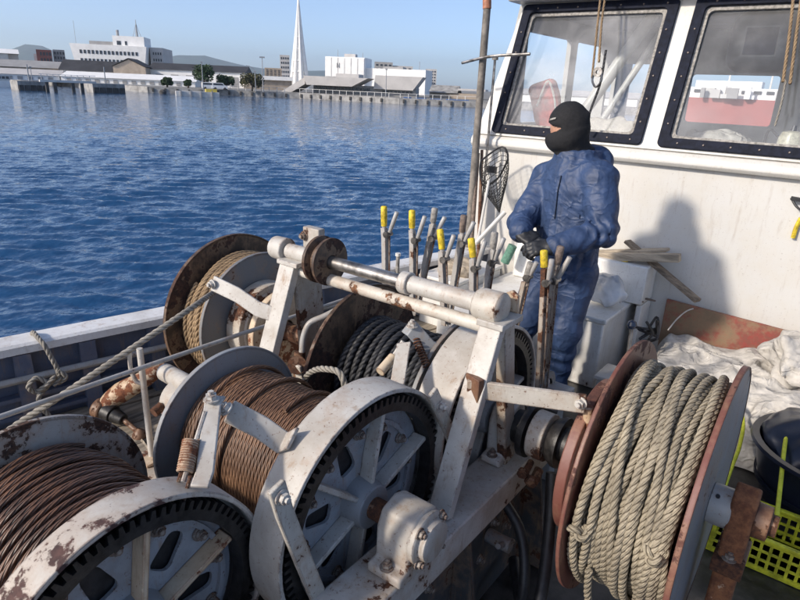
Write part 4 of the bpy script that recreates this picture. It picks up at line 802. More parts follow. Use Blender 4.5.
# heap of white cloth
def cloth(name, label, x0, x1, y0, y1, hf, nx, ny, amp, seed, mat):
    X_, Y_ = np.meshgrid(np.linspace(x0, x1, nx), np.linspace(y0, y1, ny), indexing='ij'); p = np.stack([X_, Y_, X_*0+seed], -1)
    wv = p*[2.4, 2.4, 1]+.8*np.stack([fbm(p*2.2+5, 3), fbm(p*2.2+11, 3), X_*0], -1); z = hf(X_, Y_)
    z = z+amp*(1-np.abs(vnoise(wv*1.2)))**2*1.1+amp*.55*(1-np.abs(vnoise(wv*2.9+4)))**2+amp*.10*fbm(p*16, 3)
    ed = np.minimum(np.minimum((X_-x0)/(x1-x0), (x1-X_)/(x1-x0)), np.minimum((Y_-y0)/(y1-y0), (y1-Y_)/(y1-y0)))
    z = z*np.clip(ed/.05, 0, 1)**.5; xx = X_+.05*fbm(p*2.5+3, 3); yy = Y_+.07*fbm(p*2.3+8, 3)
    mb = MB(); mb.add(np.stack([xx, yy, z+.01], -1).reshape(-1, 3), [(i*ny+j, (i+1)*ny+j, (i+1)*ny+j+1, i*ny+j+1) for i in range(nx-1) for j in range(ny-1)]); return tag(part(name, mb, MT[mat], None, ang=180), label, 'cloth')
cloth('white_cloth', 'heap of crumpled white net cloth on deck before the board', -.86, 1.2, 3.12, 4.04, lambda x, y: .255+.03*np.sin(x*4+1)-.10*np.clip((3.4-y)/.3, 0, 1)-.02*np.clip((y-3.7)/.3, 0, 1), 170, 110, .065, 2.0, 'tarp')
blob('cloth_bundle', 'rolled white cloth bundle on the heap at the right edge', 'cloth', PZ(815, 366, .44), (.22, .2, .17), MT['tarp'], 6, .45, 7)
mb = MB(); mb.tube(smooth_path([PZ(668, 330, .40), PZ(678, 318, .45), PZ(692, 309, .48), PZ(706, 309, .47), PZ(716, 318, .42)], 8), .0045, 8); mb2 = mb; tag(part('white_hose', mb2, MT['tarp'], None), 'thin white hose looped over the heap by the board', 'hose')
# navy basin
tc = np.array([.20, 3.06, 0]); mb = MB(); mb.lathe(tc, (0, 0, 1), [(.02, .01), (.02, .27), (.16, .31), (.27, .335), (.285, .36), (.30, .355), (.30, .325), (.27, .315), (.16, .29), (.05, .25), (.045, .01)], 48); q = thing('plastic_basin', 'navy blue plastic basin behind the rope reel', 'basin', tc); part('bowl', mb, MT['tub'], q); mb = MB(); mb.lathe(tc, (0, 0, 1), [(.10, .297), (.10, .31), (.12, .312), (.12, .302)], 48); part('rib', mb, MT['tub'], q)
# dark plastic bag folded over the basin
blob('dark_bag', 'dark navy plastic sack lying in the basin', 'sack', tc+np.array([-.02, .02, .27]), (.29, .27, .13), MT['tub'], 21, .35, 6)

# yellow basket crate
def crate():
    x0, x1, y0, y1, h = -.17, .46, 2.40, 2.64, .155; q = thing('basket_crate', 'yellow slotted plastic basket crate behind the rope reel', 'crate', ((x0+x1)/2, (y0+y1)/2, 0))
    def lattice(o, ex, L):
        ez = np.array([0, 0, 1.]); holes = []
        cols = max(3, int(L/.034)); cw = (L-.03)/cols
        for r_ in range(3):
            for c in range(cols):
                a = .015+c*cw+.005; z = .020+r_*.040; holes.append([(a, z), (a+cw-.011, z), (a+cw-.011, z+.030), (a, z+.030)])
        mb = MB(); mb.plate([(0, 0), (L, 0), (L, h-.01), (0, h-.01)], holes, .006, o, ex, ez); return part('slotted_side', mb, MT['crate'], q, smooth=False)
    ex, ey = np.array([1., 0, 0]), np.array([0, 1., 0]); lattice((x0, y0, .004), ex, x1-x0); lattice((x0, y1, .004), ex, x1-x0); lattice((x0, y0, .004), ey, y1-y0); lattice((x1, y0, .004), ey, y1-y0)
    mb = MB(); mb.plate([(x0-.012, y0-.012), (x1+.012, y0-.012), (x1+.012, y1+.012), (x0-.012, y1+.012)], [[(x0+.008, y0+.008), (x1-.008, y0+.008), (x1-.008, y1-.008), (x0+.008, y1-.008)]], .014, (0, 0, h), ex, ey); part('rim', mb, MT['crate'], q, bev=.003)
    holes = [[(x0+.02+i*.05, y0+.02+j*.05), (x0+.055+i*.05, y0+.02+j*.05), (x0+.055+i*.05, y0+.055+j*.05), (x0+.02+i*.05, y0+.055+j*.05)] for i in range(11) for j in range(6)]
    mb = MB(); mb.plate([(x0, y0), (x1, y0), (x1, y1), (x0, y1)], holes, .006, (0, 0, .012), ex, ey); part('floor', mb, MT['crate'], q, smooth=False)
crate()
for k, (pts, lab) in enumerate((([PZ(777, 516, .165), PZ(781, 480, .25), PZ(785, 444, .318), PZ(788, 428, .33), PZ(790, 412, .31), PZ(786, 404, .31)], 'yellow carrying line rising from the crate to the white cloth'), ([PZ(722, 494, .162), PZ(732, 466, .17), PZ(740, 444, .20), PZ(743, 428, .26), PZ(741, 412, .30), PZ(736, 404, .31)], 'yellow carrying line showing behind the grey reel flange'))):
    mb = MB(); mb.tube(smooth_path(pts, 8), .009, 8); tag(part('carrying_line', mb, MT['crateline'], None), lab, 'line')

# ---- pole, net, sticks by the wheelhouse corner
q = thing('pole', 'grey upright pole with an orange top beside the wheelhouse corner', 'pole', PY(484, 250, 3.95)*[1, 1, 0]); a, b, c = PY(484, 250, 3.95), PY(487, 9, 3.95), PY(487, -40, 3.95); a[0] = b[0]; mb = MB(); mb.cyl([b[0], b[1], 0], b, .028, .026, 14); part('shaft', mb, MT['pole'], q); mb = MB(); mb.cyl(b+[0, 0, .001], c, .030, n=14); part('top_sleeve', mb, MT['orange'], q)
mb = MB(); mb.tube(smooth_path([PY(462, 63, 3.91), PY(487, 57, 3.90), PY(530, 54, 3.92)], 6), .010, 8); part('crossbar', mb, MT['steel'], q)
q = thing('rod', 'thin grey rod standing beside the upright pole', 'rod', PY(493, 200, 4.0)*[1, 1, 0]); mb = MB(); b = PY(495, 60, 3.98); mb.cyl([b[0], b[1], 0], b, .009, n=8); part('stem', mb, MT['steel'], q); mb = MB(); mb.cyl(b, b+[0, 0, .03], .022, n=10); part('cap', mb, MT['tape'], q)
for k, (a, b, r, mt, lab) in enumerate(((PY(470, 262, 3.9), PY(478, 153, 3.98), .018, 'brown_grip', 'dark brown stick leaning beside the pole, left of two'), (PY(478, 262, 3.85), PY(482, 150, 4.02), .014, 'rust', 'rusty brown stick leaning beside the pole, right of two'))):
    mb = MB(); mb.cyl(a, b, r, r*.8, 10); tag(part('stick', mb, MT[mt], None), lab, 'stick')
q = thing('landing_net', 'black landing net with a wire hoop hung by the pole', 'landing net', PY(495, 215, 3.86)); hoop = [PY(*p, 3.88) for p in ((481, 161), (487, 156), (505, 148), (508, 156), (504, 168), (498, 178), (490, 184), (482, 180), (480, 168), (481, 161))]; mb = MB(); mb.tube(smooth_path(hoop, 5), .007, 6); part('hoop', mb, MT['black'], q)
mb = MB(); top = smooth_path(hoop, 3); bot = PY(496, 213, 3.86); N = len(top)
def bagp(i, t): 
    p = top[i]+(bot-top[i])*t; c = top.mean(0)+(bot-top.mean(0))*t; return c+(p-c)*(1+1.3*t*(1-t))+np.array([.03*t, 0, 0])
for i in range(0, N-1, 1): mb.tube([bagp(i, t) for t in np.linspace(0, .97, 7)], .0022, 4)
for t in np.linspace(.08, .95, 12): mb.tube([bagp(i, t) for i in range(N)], .0022, 4)
part('mesh_bag', mb, MT['net'], q); mb = MB(); mb.cyl(PY(489, 181, 3.87), PY(478, 240, 3.80), .011, n=8); part('handle', mb, MT['boatwhite'], q)
mb = MB(); mb.cyl(PY(505, 212, 3.72), PY(476, 243, 3.60), .016, n=10); tag(part('white_pipe', mb, MT['boatwhite'], None), 'short white pipe slanting below the landing net', 'pipe')
q = thing('wall_vent', 'small dark vent opening in the wheelhouse wall behind the net', 'vent', PY(492, 168, WY)); mb = MB(); c = PY(492, 168, WY-.008); mb.box(c, (.13, .012, .10)); part('plate', mb, MT['boatwhite'], q, bev=.004); mb = MB(); mb.box(c+[0, -.008, -.01], (.09, .008, .05)); part('slot', mb, MT['black'], q)
mb = MB(); c = PZ(508, 255, .66); mb.cyl(c+[-.02, 0, -.06], c+[.02, .02, .07], .032, n=16); tag(part('green_net_roll', mb, plain('green_net', (.12, .26, .19), rough=.8, scale=60), None), 'roll of green netting beside the person\'s hip', 'netting')
# white ledge boxes behind the levers
q = thing('side_locker', 'white side locker standing behind the row of levers', 'locker', (-1.9, 3.3, 0)); mb = MB(); mb.bx(-2.28, -1.98, 3.25, 3.85, 0, .52); part('body', mb, MT['boxwhite'], q, bev=.015); mb = MB(); mb.bx(-2.29, -1.97, 3.24, 3.86, .522, .545); part('lid', mb, MT['boxwhite'], q, bev=.006)
q = thing('vent_post', 'small pale capped post behind the leftmost lever', 'post', PZ(398, 268, .5)); mb = MB(); b = PY(398, 256, 3.1); mb.cyl([b[0], b[1], 0], b, .013, n=8); part('stem', mb, MT['tape'], q); mb = MB(); mb.cyl(b, b+[0, 0, .02], .018, n=8); part('cap', mb, MT['boxwhite'], q)

q = thing('side_locker', 'small white box on deck just right of the side locker', 'box', (-1.75, 3.1, 0)); mb = MB(); mb.bx(-1.93, -1.60, 2.95, 3.35, 0, .40); part('body', mb, MT['boxwhite'], q, bev=.012); mb = MB(); mb.bx(-1.94, -1.59, 2.94, 3.36, .402, .425); part('lid', mb, MT['boxwhite'], q, bev=.006)
blob('net_bundle', 'small tan net bundle on the side locker behind the levers', 'net bundle', (-2.12, 3.45, .57), (.13, .11, .07), MT['wood_pale'], 31, .4, 9)
# ------------------------------------------------------------------ the winch
EX = np.array([1., 0, 0])
hb = MB(); hb.cyl((0, 0, 0), (0, 0, .004), .019, n=14); hb.cyl((0, 0, .004), (0, 0, .016), .0135, n=6); hb.cyl((0, 0, .016), (0, 0, .024), .0075, n=8)
BOLT = hb.mesh('bolt', ang=30); BOLT.materials.append(MT['bolt'])
BOLT_W = BOLT.copy(); BOLT_W.materials.clear(); BOLT_W.materials.append(MT['white'])
RX = np.array([[0, 0, 1], [0, 1, 0], [-1, 0, 0]])          # bolt axis to +x
RY = np.array([[1, 0, 0], [0, 0, -1], [0, 1, 0]])          # bolt axis to -y
def circ(r, n=64, c=(0, 0)): return [(c[0]+r*math.cos(2*math.pi*i/n), c[1]+r*math.sin(2*math.pi*i/n)) for i in range(n)]
def tri_hole(a, r0, r1, hw, rr=.022):
    """rounded triangular lightening hole pointing outward at angle a"""
    P = []
    for (r, t) in ((r1, -hw*.38), (r1, hw*.38), (r0, hw), (r0, -hw)):
        P.append(np.array([r*math.cos(a+t), r*math.sin(a+t)]))
    out = []
    for i in range(4):
        p, q, s_ = P[i-1], P[i], P[(i+1) % 4]; d0, d1 = nrm(p-q), nrm(s_-q); k = min(rr, .42*np.linalg.norm(p-q), .42*np.linalg.norm(s_-q))
        for t in np.linspace(0, 1, 5): out.append(tuple((1-t)**2*(q+d0*k)+2*t*(1-t)*q+t*t*(q+d1*k)))
    ar = sum(out[i][0]*out[(i+1) % len(out)][1]-out[(i+1) % len(out)][0]*out[i][1] for i in range(len(out)))
    return out if ar > 0 else out[::-1]
YZ = (np.array([0, 1., 0]), np.array([0, 0, 1.]))
def gear_side(root, y, z, xg, xb0, R, rib0, bandmat, ribmat, discmat):
    c = np.array([0, y, z])
    # toothed ring
    nt_ = 80; out = []
    for k in range(nt_):
        for da, rr in ((-.30, R-.036), (-.17, R-.016), (.17, R-.016), (.30, R-.036)):
            a = (k+da)*2*math.pi/nt_; out.append((rr*math.cos(a), rr*math.sin(a)))
    mb = MB(); mb.plate(out, [circ(R-.060, 72)], .042, (xg-.021, y, z), *YZ); part('gear_ring', mb, MT['grease'], root, ang=25)
    # brake band round the drum beside the gear
    mb = MB(); mb.lathe((xb0, y, z), EX, [(0, R-.012), (0, R+.006), (xg+.004-xb0, R+.006), (xg+.004-xb0, R-.006), (xg-.05-xb0, R-.008), (xg-.05-xb0, R-.05)], 96); part('brake_band', mb, MT[bandmat], root, bev=.002, ang=50)
    mb = MB(); mb.lathe((xb0, y, z), EX, [(.004, R-.013), (.004, .06)], 64); part('drum_flange', mb, MT['grey'], root)
    # web disc with holes
    holes = [tri_hole(rib0+math.pi/6+k*math.pi/3, .115, .205, .27) for k in range(6)]
    mb = MB(); mb.plate(circ(R-.058, 72), holes+[circ(.05, 24)], .010, (xg-.062, y, z), *YZ); D = part('web_disc', mb, MT[discmat], root, ang=25)
    mb = MB(); mb.lathe((xg-.057, y, z), EX, [(0, .222), (.010, .222), (.010, .236), (0, .236)], 64); part('raised_ring', mb, MT[discmat], D)
    mb = MB(); mb.lathe((xg-.0715, y, z), EX, [(0, .02), (0, R-.06)], 48); part('inner_plate', mb, MT['black'], root)
    for k in range(6):
        a = rib0+k*math.pi/3; dr = np.array([0, math.cos(a), math.sin(a)])
        mb = MB(); mb.beam(c+dr*.058+[xg-.034, 0, 0], c+dr*(R-.061)+[xg-.034, 0, 0], .015, .046, EX); part('rib', mb, MT[ribmat], root, bev=.003)
    for k in range(6):
        for r_, da in ((.215, .30), (.215, -.30)):
            a = rib0+math.pi/6+k*math.pi/3+da; inst('bolt', BOLT, D, c+[xg-.055, r_*math.cos(a), r_*math.sin(a)], RX)
    mb = MB(); mb.lathe((xg-.07, y, z), EX, [(0, .03), (0, .075), (.055, .068), (.075, .062), (.075, .03)], 36); part('hub', mb, MT['grey'], root, bev=.003)
    mb = MB(); mb.cyl((xg-.05, y, z), (xg+.16, y, z), .031, n=24); part('shaft', mb, MT['rust'], root)
def flange(root, x, y, z, R, mat, th=.010, lip=.006, name='flange'):
    mb = MB(); mb.lathe((x-th/2, y, z), EX, [(0, .05), (0, R), (-.003, R+.002), (-.003, R+.008), (th+.003, R+.008), (th+.003, R+.002), (th, R), (th, .05)], 96); return part(name, mb, MT[mat], root, bev=.0015, ang=50)
def helix(y, z, x0, x1, R, turns, spt=72, jr=0, jx=0, seed=0, a0=0, fr=3.0):
    g = np.random.default_rng(seed); m = int(turns*spt); t = np.linspace(0, turns, m); a = a0+2*math.pi*t; x = x0+(x1-x0)*t/turns
    q = np.stack([np.cos(a)*1.3, np.sin(a)*1.3, t*fr+seed*7], -1)
    r = R+jr*vnoise(q); x = x+jx*vnoise(q+31)
    return np.stack([x, y+r*np.cos(a), z+r*np.sin(a)], -1)
def drum_core(root, y, z, x0, x1, r, mat='grey_dark'):
    mb = MB(); mb.cyl((x0, y, z), (x1, y, z), r, n=48); part('core', mb, MT[mat], root)

Y1, ZA1, Y2, ZA2, Y3, ZA3 = .462, .625, 1.07, .65, 1.70, .67
G1, G2, G3 = -.985, -.87, -.85
# drum 1 (nearest)
D1 = thing('winch_drum', 'nearest winch drum with chipped white brake band and spoked gear', 'winch drum', (-1.2, Y1, .3), 'winch drums')
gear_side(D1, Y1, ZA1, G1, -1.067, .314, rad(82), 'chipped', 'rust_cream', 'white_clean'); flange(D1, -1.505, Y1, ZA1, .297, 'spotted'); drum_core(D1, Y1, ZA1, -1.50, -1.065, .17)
mb = MB(); mb.tube(helix(Y1, ZA1, -1.492, -1.076, .212, 30, 80, .003, .002, 1), .0070, 8)
mb.tube(helix(Y1, ZA1, -1.475, -1.082, .2255, 27, 80, .006, .006, 2), .0070, 8); mb.tube(helix(Y1, ZA1, -1.46, -1.11, .236, 16, 80, .007, .012, 3, 1.0), .0070, 8)
tag(part('wire_rope', mb, MT['wire_dark'], None, attr=True, ang=80), 'dark rusty wire rope wound on the nearest drum', 'wire rope', 'ropes wound on the winch')
# drum 2
D2 = thing('winch_drum', 'middle winch drum with wide white brake band and bolted gear', 'winch drum', (-1.2, Y2, .3), 'winch drums')
gear_side(D2, Y2, ZA2, G2, -.975, .338, rad(79), 'white', 'white', 'white_clean'); flange(D2, -1.49, Y2, ZA2, .275, 'grey'); drum_core(D2, Y2, ZA2, -1.485, -.975, .17)
mb = MB(); mb.tube(helix(Y2, ZA2, -1.475, -.985, .205, 36, 80, .002, .001, 4), .0068, 8); mb.tube(helix(Y2, ZA2, -1.395, -.988, .2175, 29.8, 80, .001, .001, 5), .0068, 8)
mb.tube(helix(Y2, ZA2, -1.44, -1.15, .231, 2.2, 80, .003, .003, 6, .6), .0072, 8)
tag(part('wire_rope', mb, MT['wire'], None, attr=True, ang=80), 'evenly laid orange-brown wire rope on the middle drum', 'wire rope', 'ropes wound on the winch')
# drum 3 with black rope
D3 = thing('winch_drum', 'rear winch drum with dark rusty flange, under the cross shaft', 'winch drum', (-1.15, Y3, .3), 'winch drums')
gear_side(D3, Y3, ZA3, G3, -.975, .325, rad(70), 'white', 'white', 'white_clean'); flange(D3, -1.45, Y3, ZA3, .335, 'flange_rust'); flange(D3, -1.0, Y3, ZA3, .315, 'grey_dark'); drum_core(D3, Y3, ZA3, -1.445, -1.0, .16, 'black')
mb = MB(); mb.tube(helix(Y3, ZA3, -1.43, -1.02, .18, 14, 190, .004, .004, 7), .0135, 12, 3, 80); mb.tube(helix(Y3, ZA3, -1.42, -1.03, .205, 12, 200, .006, .008, 8), .0135, 12, 3, 80)
tag(part('black_rope', mb, MT['rope_black'], None, attr=True, ang=80), 'black laid rope wound on the rear drum', 'rope', 'ropes wound on the winch')
# drum 4, brown rope, far left of the rear axle
D4 = thing('winch_drum', 'far left drum with big rusty outer flange and brown rope', 'winch drum', (-2.2, Y3, .3), 'winch drums')
flange(D4, -2.285, Y3, ZA3+.02, .372, 'flange_rust', .014); flange(D4, -2.10, Y3, ZA3+.02, .318, 'grey_dark', .012); drum_core(D4, Y3, ZA3+.02, -2.28, -2.10, .25, 'rust')
mb = MB(); mb.lathe((-2.09, Y3, ZA3+.02), EX, [(0, .02), (0, .20), (.09, .20), (.09, .175), (.10, .17), (.10, .02)], 64); part('clutch_ring', mb, MT['white_rusty'], D4, bev=.003)
mb = MB(); mb.lathe((-1.985, Y3, ZA3+.02), EX, [(0, .05), (0, .16), (.02, .165), (.02, .05)], 64); part('friction_disc', mb, MT['grease'], D4)
mb = MB(); mb.lathe((-1.96, Y3, ZA3+.02), EX, [(0, .05), (0, .185), (.035, .185), (.035, .05)], 64); part('pressure_ring', mb, MT['rust_cream'], D4, bev=.003)
mb = MB(); mb.cyl((-1.93, Y3, ZA3+.02), (-1.46, Y3, ZA3+.02), .04, n=24); part('axle', mb, MT['rust'], D4)
mb = MB(); mb.tube(helix(Y3, ZA3+.02, -2.262, -2.12, .275, 6.2, 280, .002, .002, 9), .0118, 12, 3, 80); mb.tube(helix(Y3, ZA3+.02, -2.25, -2.125, .297, 5.6, 300, .004, .005, 10, 2.4), .0118, 12, 3, 80)
tag(part('brown_rope', mb, MT['rope_brown'], None, attr=True, ang=80), 'brown laid rope wound on the far left drum', 'rope', 'ropes wound on the winch')

# rope reel on the right end
RE = thing('rope_reel', 'open reel of red and grey flanges at the right end of the winch', 'reel', (-.28, Y3, .27))
XL, XR, RR = -.415, -.150, .398
def reel_flange(x, R, inner, outer):
    mb = MB(); mb.lathe((x, Y3, ZA3), EX, [(inner, .05), (inner, R), (outer, R), (outer, .05)], 120)
    return mb
fl = part('flange', reel_flange(XL, RR, -.012, 0), MT['red'], RE, bev=.002, ang=50); fl['label'] = 'red oxide inner flange of the reel'
fr_ = part('flange', reel_flange(XR, RR, 0, .012), MT['reel_grey'], RE, ang=50); fr_['label'] = 'grey outer flange of the reel with a red edge'
mb = MB(); mb.lathe((XR, Y3, ZA3), EX, [(-.0015, .1), (-.0015, RR+.003), (.0135, RR+.003), (.0135, RR-.006)], 120); part('rim', mb, MT['red'], RE, bev=.001, ang=50)
mb = MB(); mb.cyl((XL, Y3, ZA3), (XR, Y3, ZA3), .16, n=48); part('core', mb, MT['red'], RE)
mb = MB(); mb.lathe((XL-.075, Y3, ZA3), EX, [(0, .10), (0, .212), (.062, .212), (.062, .10)], 80); part('brake_drum', mb, MT['white_rusty'], RE, bev=.002, ang=50)
mb = MB(); mb.lathe((XL-.092, Y3, ZA3), EX, [(0, .19), (0, .248), (.032, .248), (.032, .19), (0, .19)], 96); part('brake_ring', mb, MT['red'], RE, bev=.003, ang=50)
mb = MB(); mb.lathe((XR+.0125, Y3, ZA3), EX, [(0, .02), (0, .058), (.058, .058), (.06, .054), (.06, .02)], 40); part('collar', mb, MT['galv'], RE, bev=.002, ang=50); mb = MB(); mb.cyl((XR+.03, Y3-.035, ZA3+.0445), (XR+.03, Y3-.039, ZA3+.05), .006, n=8); part('set_screw', mb, MT['black'], RE)
mb = MB(); mb.cyl((-.84, Y3, ZA3), (.03, Y3, ZA3), .030, n=28); part('axle', mb, MT['rust'], RE)
mb = MB(); mb.lathe((-.79, Y3, ZA3), EX, [(0, .03), (0, .055), (.06, .06), (.075, .06)], 32); mb.lathe((-.715, Y3, ZA3), EX, [(0, .03), (0, .092), (.022, .092), (.022, .03)], 40); part('sprocket', mb, MT['grease'], RE, ang=50)
mb = MB(); mb.lathe((-.685, Y3, ZA3), EX, [(0, .03), (0, .082), (.055, .082), (.055, .03)], 40); part('coupling', mb, MT['white_rusty'], RE, bev=.002, ang=50)
mb = MB(); mb.lathe((-.622, Y3, ZA3), EX, [(0, .03), (0, .070), (.025, .086), (.04, .086), (.04, .06), (.11, .06)], 40); part('clutch_jaw', mb, MT['grease'], RE, ang=50)
for k, (dx, dy, dz) in enumerate(((-.67, -.07, -.09), (-.63, -.08, -.10), (-.65, -.05, -.12))):
    mb = MB(); mb.cyl((dx, Y3+dy+.03, ZA3+dz), (dx+.01, Y3+dy-.03, ZA3+dz-.01), .012, n=10); mb.cyl((dx, Y3+dy-.025, ZA3+dz-.005), (dx+.005, Y3+dy-.045, ZA3+dz-.01), .017, n=6); part('clamp_bolt', mb, MT['rust'], RE, ang=30)
# rope on the reel: two laid layers, then loose turns thrown across them
g = np.random.default_rng(21); mb = MB(); rr = .0104; TW = 92
def front(ang, x, r): return np.array([x, Y3+r*math.cos(ang), ZA3+r*math.sin(ang)])
mb.tube(helix(Y3, ZA3, XL+.016, XR-.016, .290, 10.4, 330, .004, .004, 12), rr, 10, 3, TW)
mb.tube(helix(Y3, ZA3, XR-.015, XL+.015, .311, 10.2, 350, .006, .010, 13), rr, 10, 3, TW)
mb.tube(helix(Y3, ZA3, XL+.018, XR-.016, .331, 8.3, 370, .008, .016, 14, 0, 2.0), rr, 12, 3, TW)
# slack turns lying over the laid ones, each leaning its own way
for i in range(22):
    u = (i % 11)/10; x0 = XL+.02+(XR-XL-.04)*np.clip(u+g.normal(0, .05), 0, 1); x1 = np.clip(x0+g.normal(0, .045), XL+.018, XR-.018); b0, b1 = g.uniform(1.1, 1.5), g.uniform(3.8, 4.4); r0 = .347+.013*(i // 11)+g.uniform(-.004, .008)
    m_ = int((b1-b0)*.36/.0052); bb_ = np.linspace(b0, b1, m_); sg = np.sin(np.linspace(0, math.pi, m_))**.6; ph = g.uniform(0, 6); w2 = g.uniform(.005, .016)
    mb.tube([front(b, np.clip(x0+(x1-x0)*k/m_+w2*math.sin(b*g_f+ph), XL+.014, XR-.014), r0-.026+.026*sg[k]+.004*math.sin(b*3+ph)) for g_f in (g.uniform(1.6, 3.4),) for k, b in enumerate(bb_)], rr*g.uniform(.93, 1.05), 12, 3, TW)
mb.tube(smooth_path([front(3.5, -.345, .365), front(3.75, -.345, .385), front(3.95, -.34, .42), front(3.9, -.335, .52)+[0, 0, -.08], np.array([-.33, 1.32, .10])], 60), rr, 12, 3, TW)
def knot(c, s, sd):
    tt = np.linspace(0, 2*math.pi, 110); gg = np.random.default_rng(sd); A = gg.normal(size=(3, 3)); U, _, Vt = np.linalg.svd(A); R = U @ Vt
    P = np.stack([np.sin(tt)+2*np.sin(2*tt), np.cos(tt)-2*np.cos(2*tt), -np.sin(3*tt)*1.2], -1)*s @ R.T+c; mb.tube(P, rr*.9, 10, 3, TW)
knot(front(3.15, -.385, .358), .0085, 1); knot(front(3.05, -.195, .364), .0085, 3)
tag(part('tan_rope', mb, MT['rope'], None, attr=True, ang=80), 'thick tan rope wound loosely on the red and grey reel', 'rope', 'ropes wound on the winch')

# pedestal bearing at the reel's outer end
PB = thing('pedestal_bearing', 'rust streaked upright bearing post outside the rope reel', 'bearing post', (-.055, Y3, 0))
mb = MB(); mb.plate([(-.075, .0), (.075, .0), (.055, .55), (.058, .66), (.045, .735), (.0, .765), (-.045, .735), (-.058, .66), (-.055, .55)], [], .062, (-.055, Y3, 0), *YZ); part('post', mb, MT['pedestal'], PB, bev=.008)
mb = MB(); mb.bx(-.095, -.015, Y3-.075, Y3+.075, .505, .55); part('cap_flange', mb, MT['rust'], PB, bev=.004)
for dy in (-.055, .055): inst('bolt', BOLT, PB, (-.055, Y3+dy, .551))
mb = MB(); mb.lathe((-.0235, Y3, ZA3), EX, [(0, .02), (0, .05), (.035, .048), (.04, .02)], 32); part('end_cap', mb, MT['rust'], PB, ang=50)
mb = MB(); mb.bx(-.16, .05, Y3-.14, Y3+.14, .001, .03); part('foot_plate', mb, MT['rust'], PB, bev=.004)

# frame
WF = thing('winch_stand', 'white winch frame with two A-shaped uprights and bearing beams', 'winch stand', (-1.2, 1.2, 0))
XA, XB = -.775, -1.65
mb = MB(); mb.bx(-.845, -.70, -.35, 1.98, .435, .545); part('bearing_beam', mb, MT['white'], WF, bev=.006)
mb = MB(); mb.bx(-.785, -.755, -.35, 1.96, .0, .433); part('side_plate', mb, MT['underframe_shade'], WF, bev=.004)
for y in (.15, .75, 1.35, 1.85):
    mb = MB(); mb.plate([(0, 0), (.12, 0), (.05, .43), (0, .43)], [], .012, (-.754, y, .001), EX, np.array([0, 0, 1.])); part('gusset', mb, MT['underframe_shade'], WF, smooth=False)
for y, z in ((1.42, .30), (1.52, .22), (1.60, .33), (1.70, .25), (1.02, .3), (1.12, .24), (1.2, .34)): inst('bolt', BOLT, WF, (-.7545, y, z), RX)
mb = MB(); mb.bx(-1.66, -1.56, -.35, 1.98, .36, .46); part('bearing_beam', mb, MT['white'], WF, bev=.006)
mb = MB(); mb.bx(-1.63, -1.60, -.35, 1.96, .0, .358); part('side_plate', mb, MT['underframe_shade'], WF, bev=.004)
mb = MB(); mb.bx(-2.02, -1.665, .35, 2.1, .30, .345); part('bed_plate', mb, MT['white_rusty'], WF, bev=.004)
mb = MB(); mb.bx(-2.0, -1.97, .4, 2.05, 0, .30); part('side_plate', mb, MT['underframe_shade'], WF, bev=.004)
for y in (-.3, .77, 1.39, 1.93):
    mb = MB(); mb.bx(-1.599, -.786, y-.04, y+.04, .08, .2); part('cross_member', mb, MT['underframe_shade'], WF, bev=.004)
# outer bearing blocks
def bearing(x0, x1, y, z, zb, mat='white', cap=True, sgn=1):
    mb = MB(); mb.plate([(-.105, zb-z), (.105, zb-z), (.105, zb-z+.03), (.072, zb-z+.035), (.070, .02), (.05, .066), (0, .082), (-.05, .066), (-.070, .02), (-.072, zb-z+.035), (-.105, zb-z+.03)], [], abs(x1-x0), ((x0+x1)/2, y, z), *YZ); B = part('bearing_block', mb, MT[mat], WF, bev=.010, seg=3)
    xe = max(x0, x1) if sgn > 0 else min(x0, x1)
    if cap:
        mb = MB(); mb.lathe((xe-.004*sgn, y, z), EX*sgn, [(0, .03), (0, .074), (.014, .074), (.018, .070), (.020, .058), (.036, .055), (.040, .048), (.040, .0)], 40); part('bearing_cap', mb, MT['white'], B, ang=40)
        for k in range(4):
            a = math.pi/4+k*math.pi/2; inst('bolt', BOLT, B, (xe+.012*sgn, y+.066*math.cos(a), z+.066*math.sin(a)), RX if sgn > 0 else RX @ np.diag([1, -1, -1]), .85)
    for dy in (-.088, .088): inst('bolt', BOLT, B, ((x0+x1)/2, y+dy, zb+.031))
bearing(-.822, -.708, Y1, ZA1, .546); bearing(-.800, -.690, Y2, ZA2, .546, 'white'); bearing(-.828, -.755, Y3, ZA3, .546, 'white', False)
bearing(-1.655, -1.565, Y1, ZA1, .461, 'white', True, -1); bearing(-1.655, -1.565, Y2, ZA2, .461, 'white', True, -1); bearing(-1.655, -1.565, Y3, ZA3+.02, .461, 'white', False)
mb = MB(); mb.cyl((-1.60, Y1, ZA1), (-1.49, Y1, ZA1), .035); part('stub_shaft', mb, MT['rust'], WF); mb = MB(); mb.cyl((-1.60, Y2, ZA2), (-1.495, Y2, ZA2), .035); part('stub_shaft', mb, MT['rust'], WF)
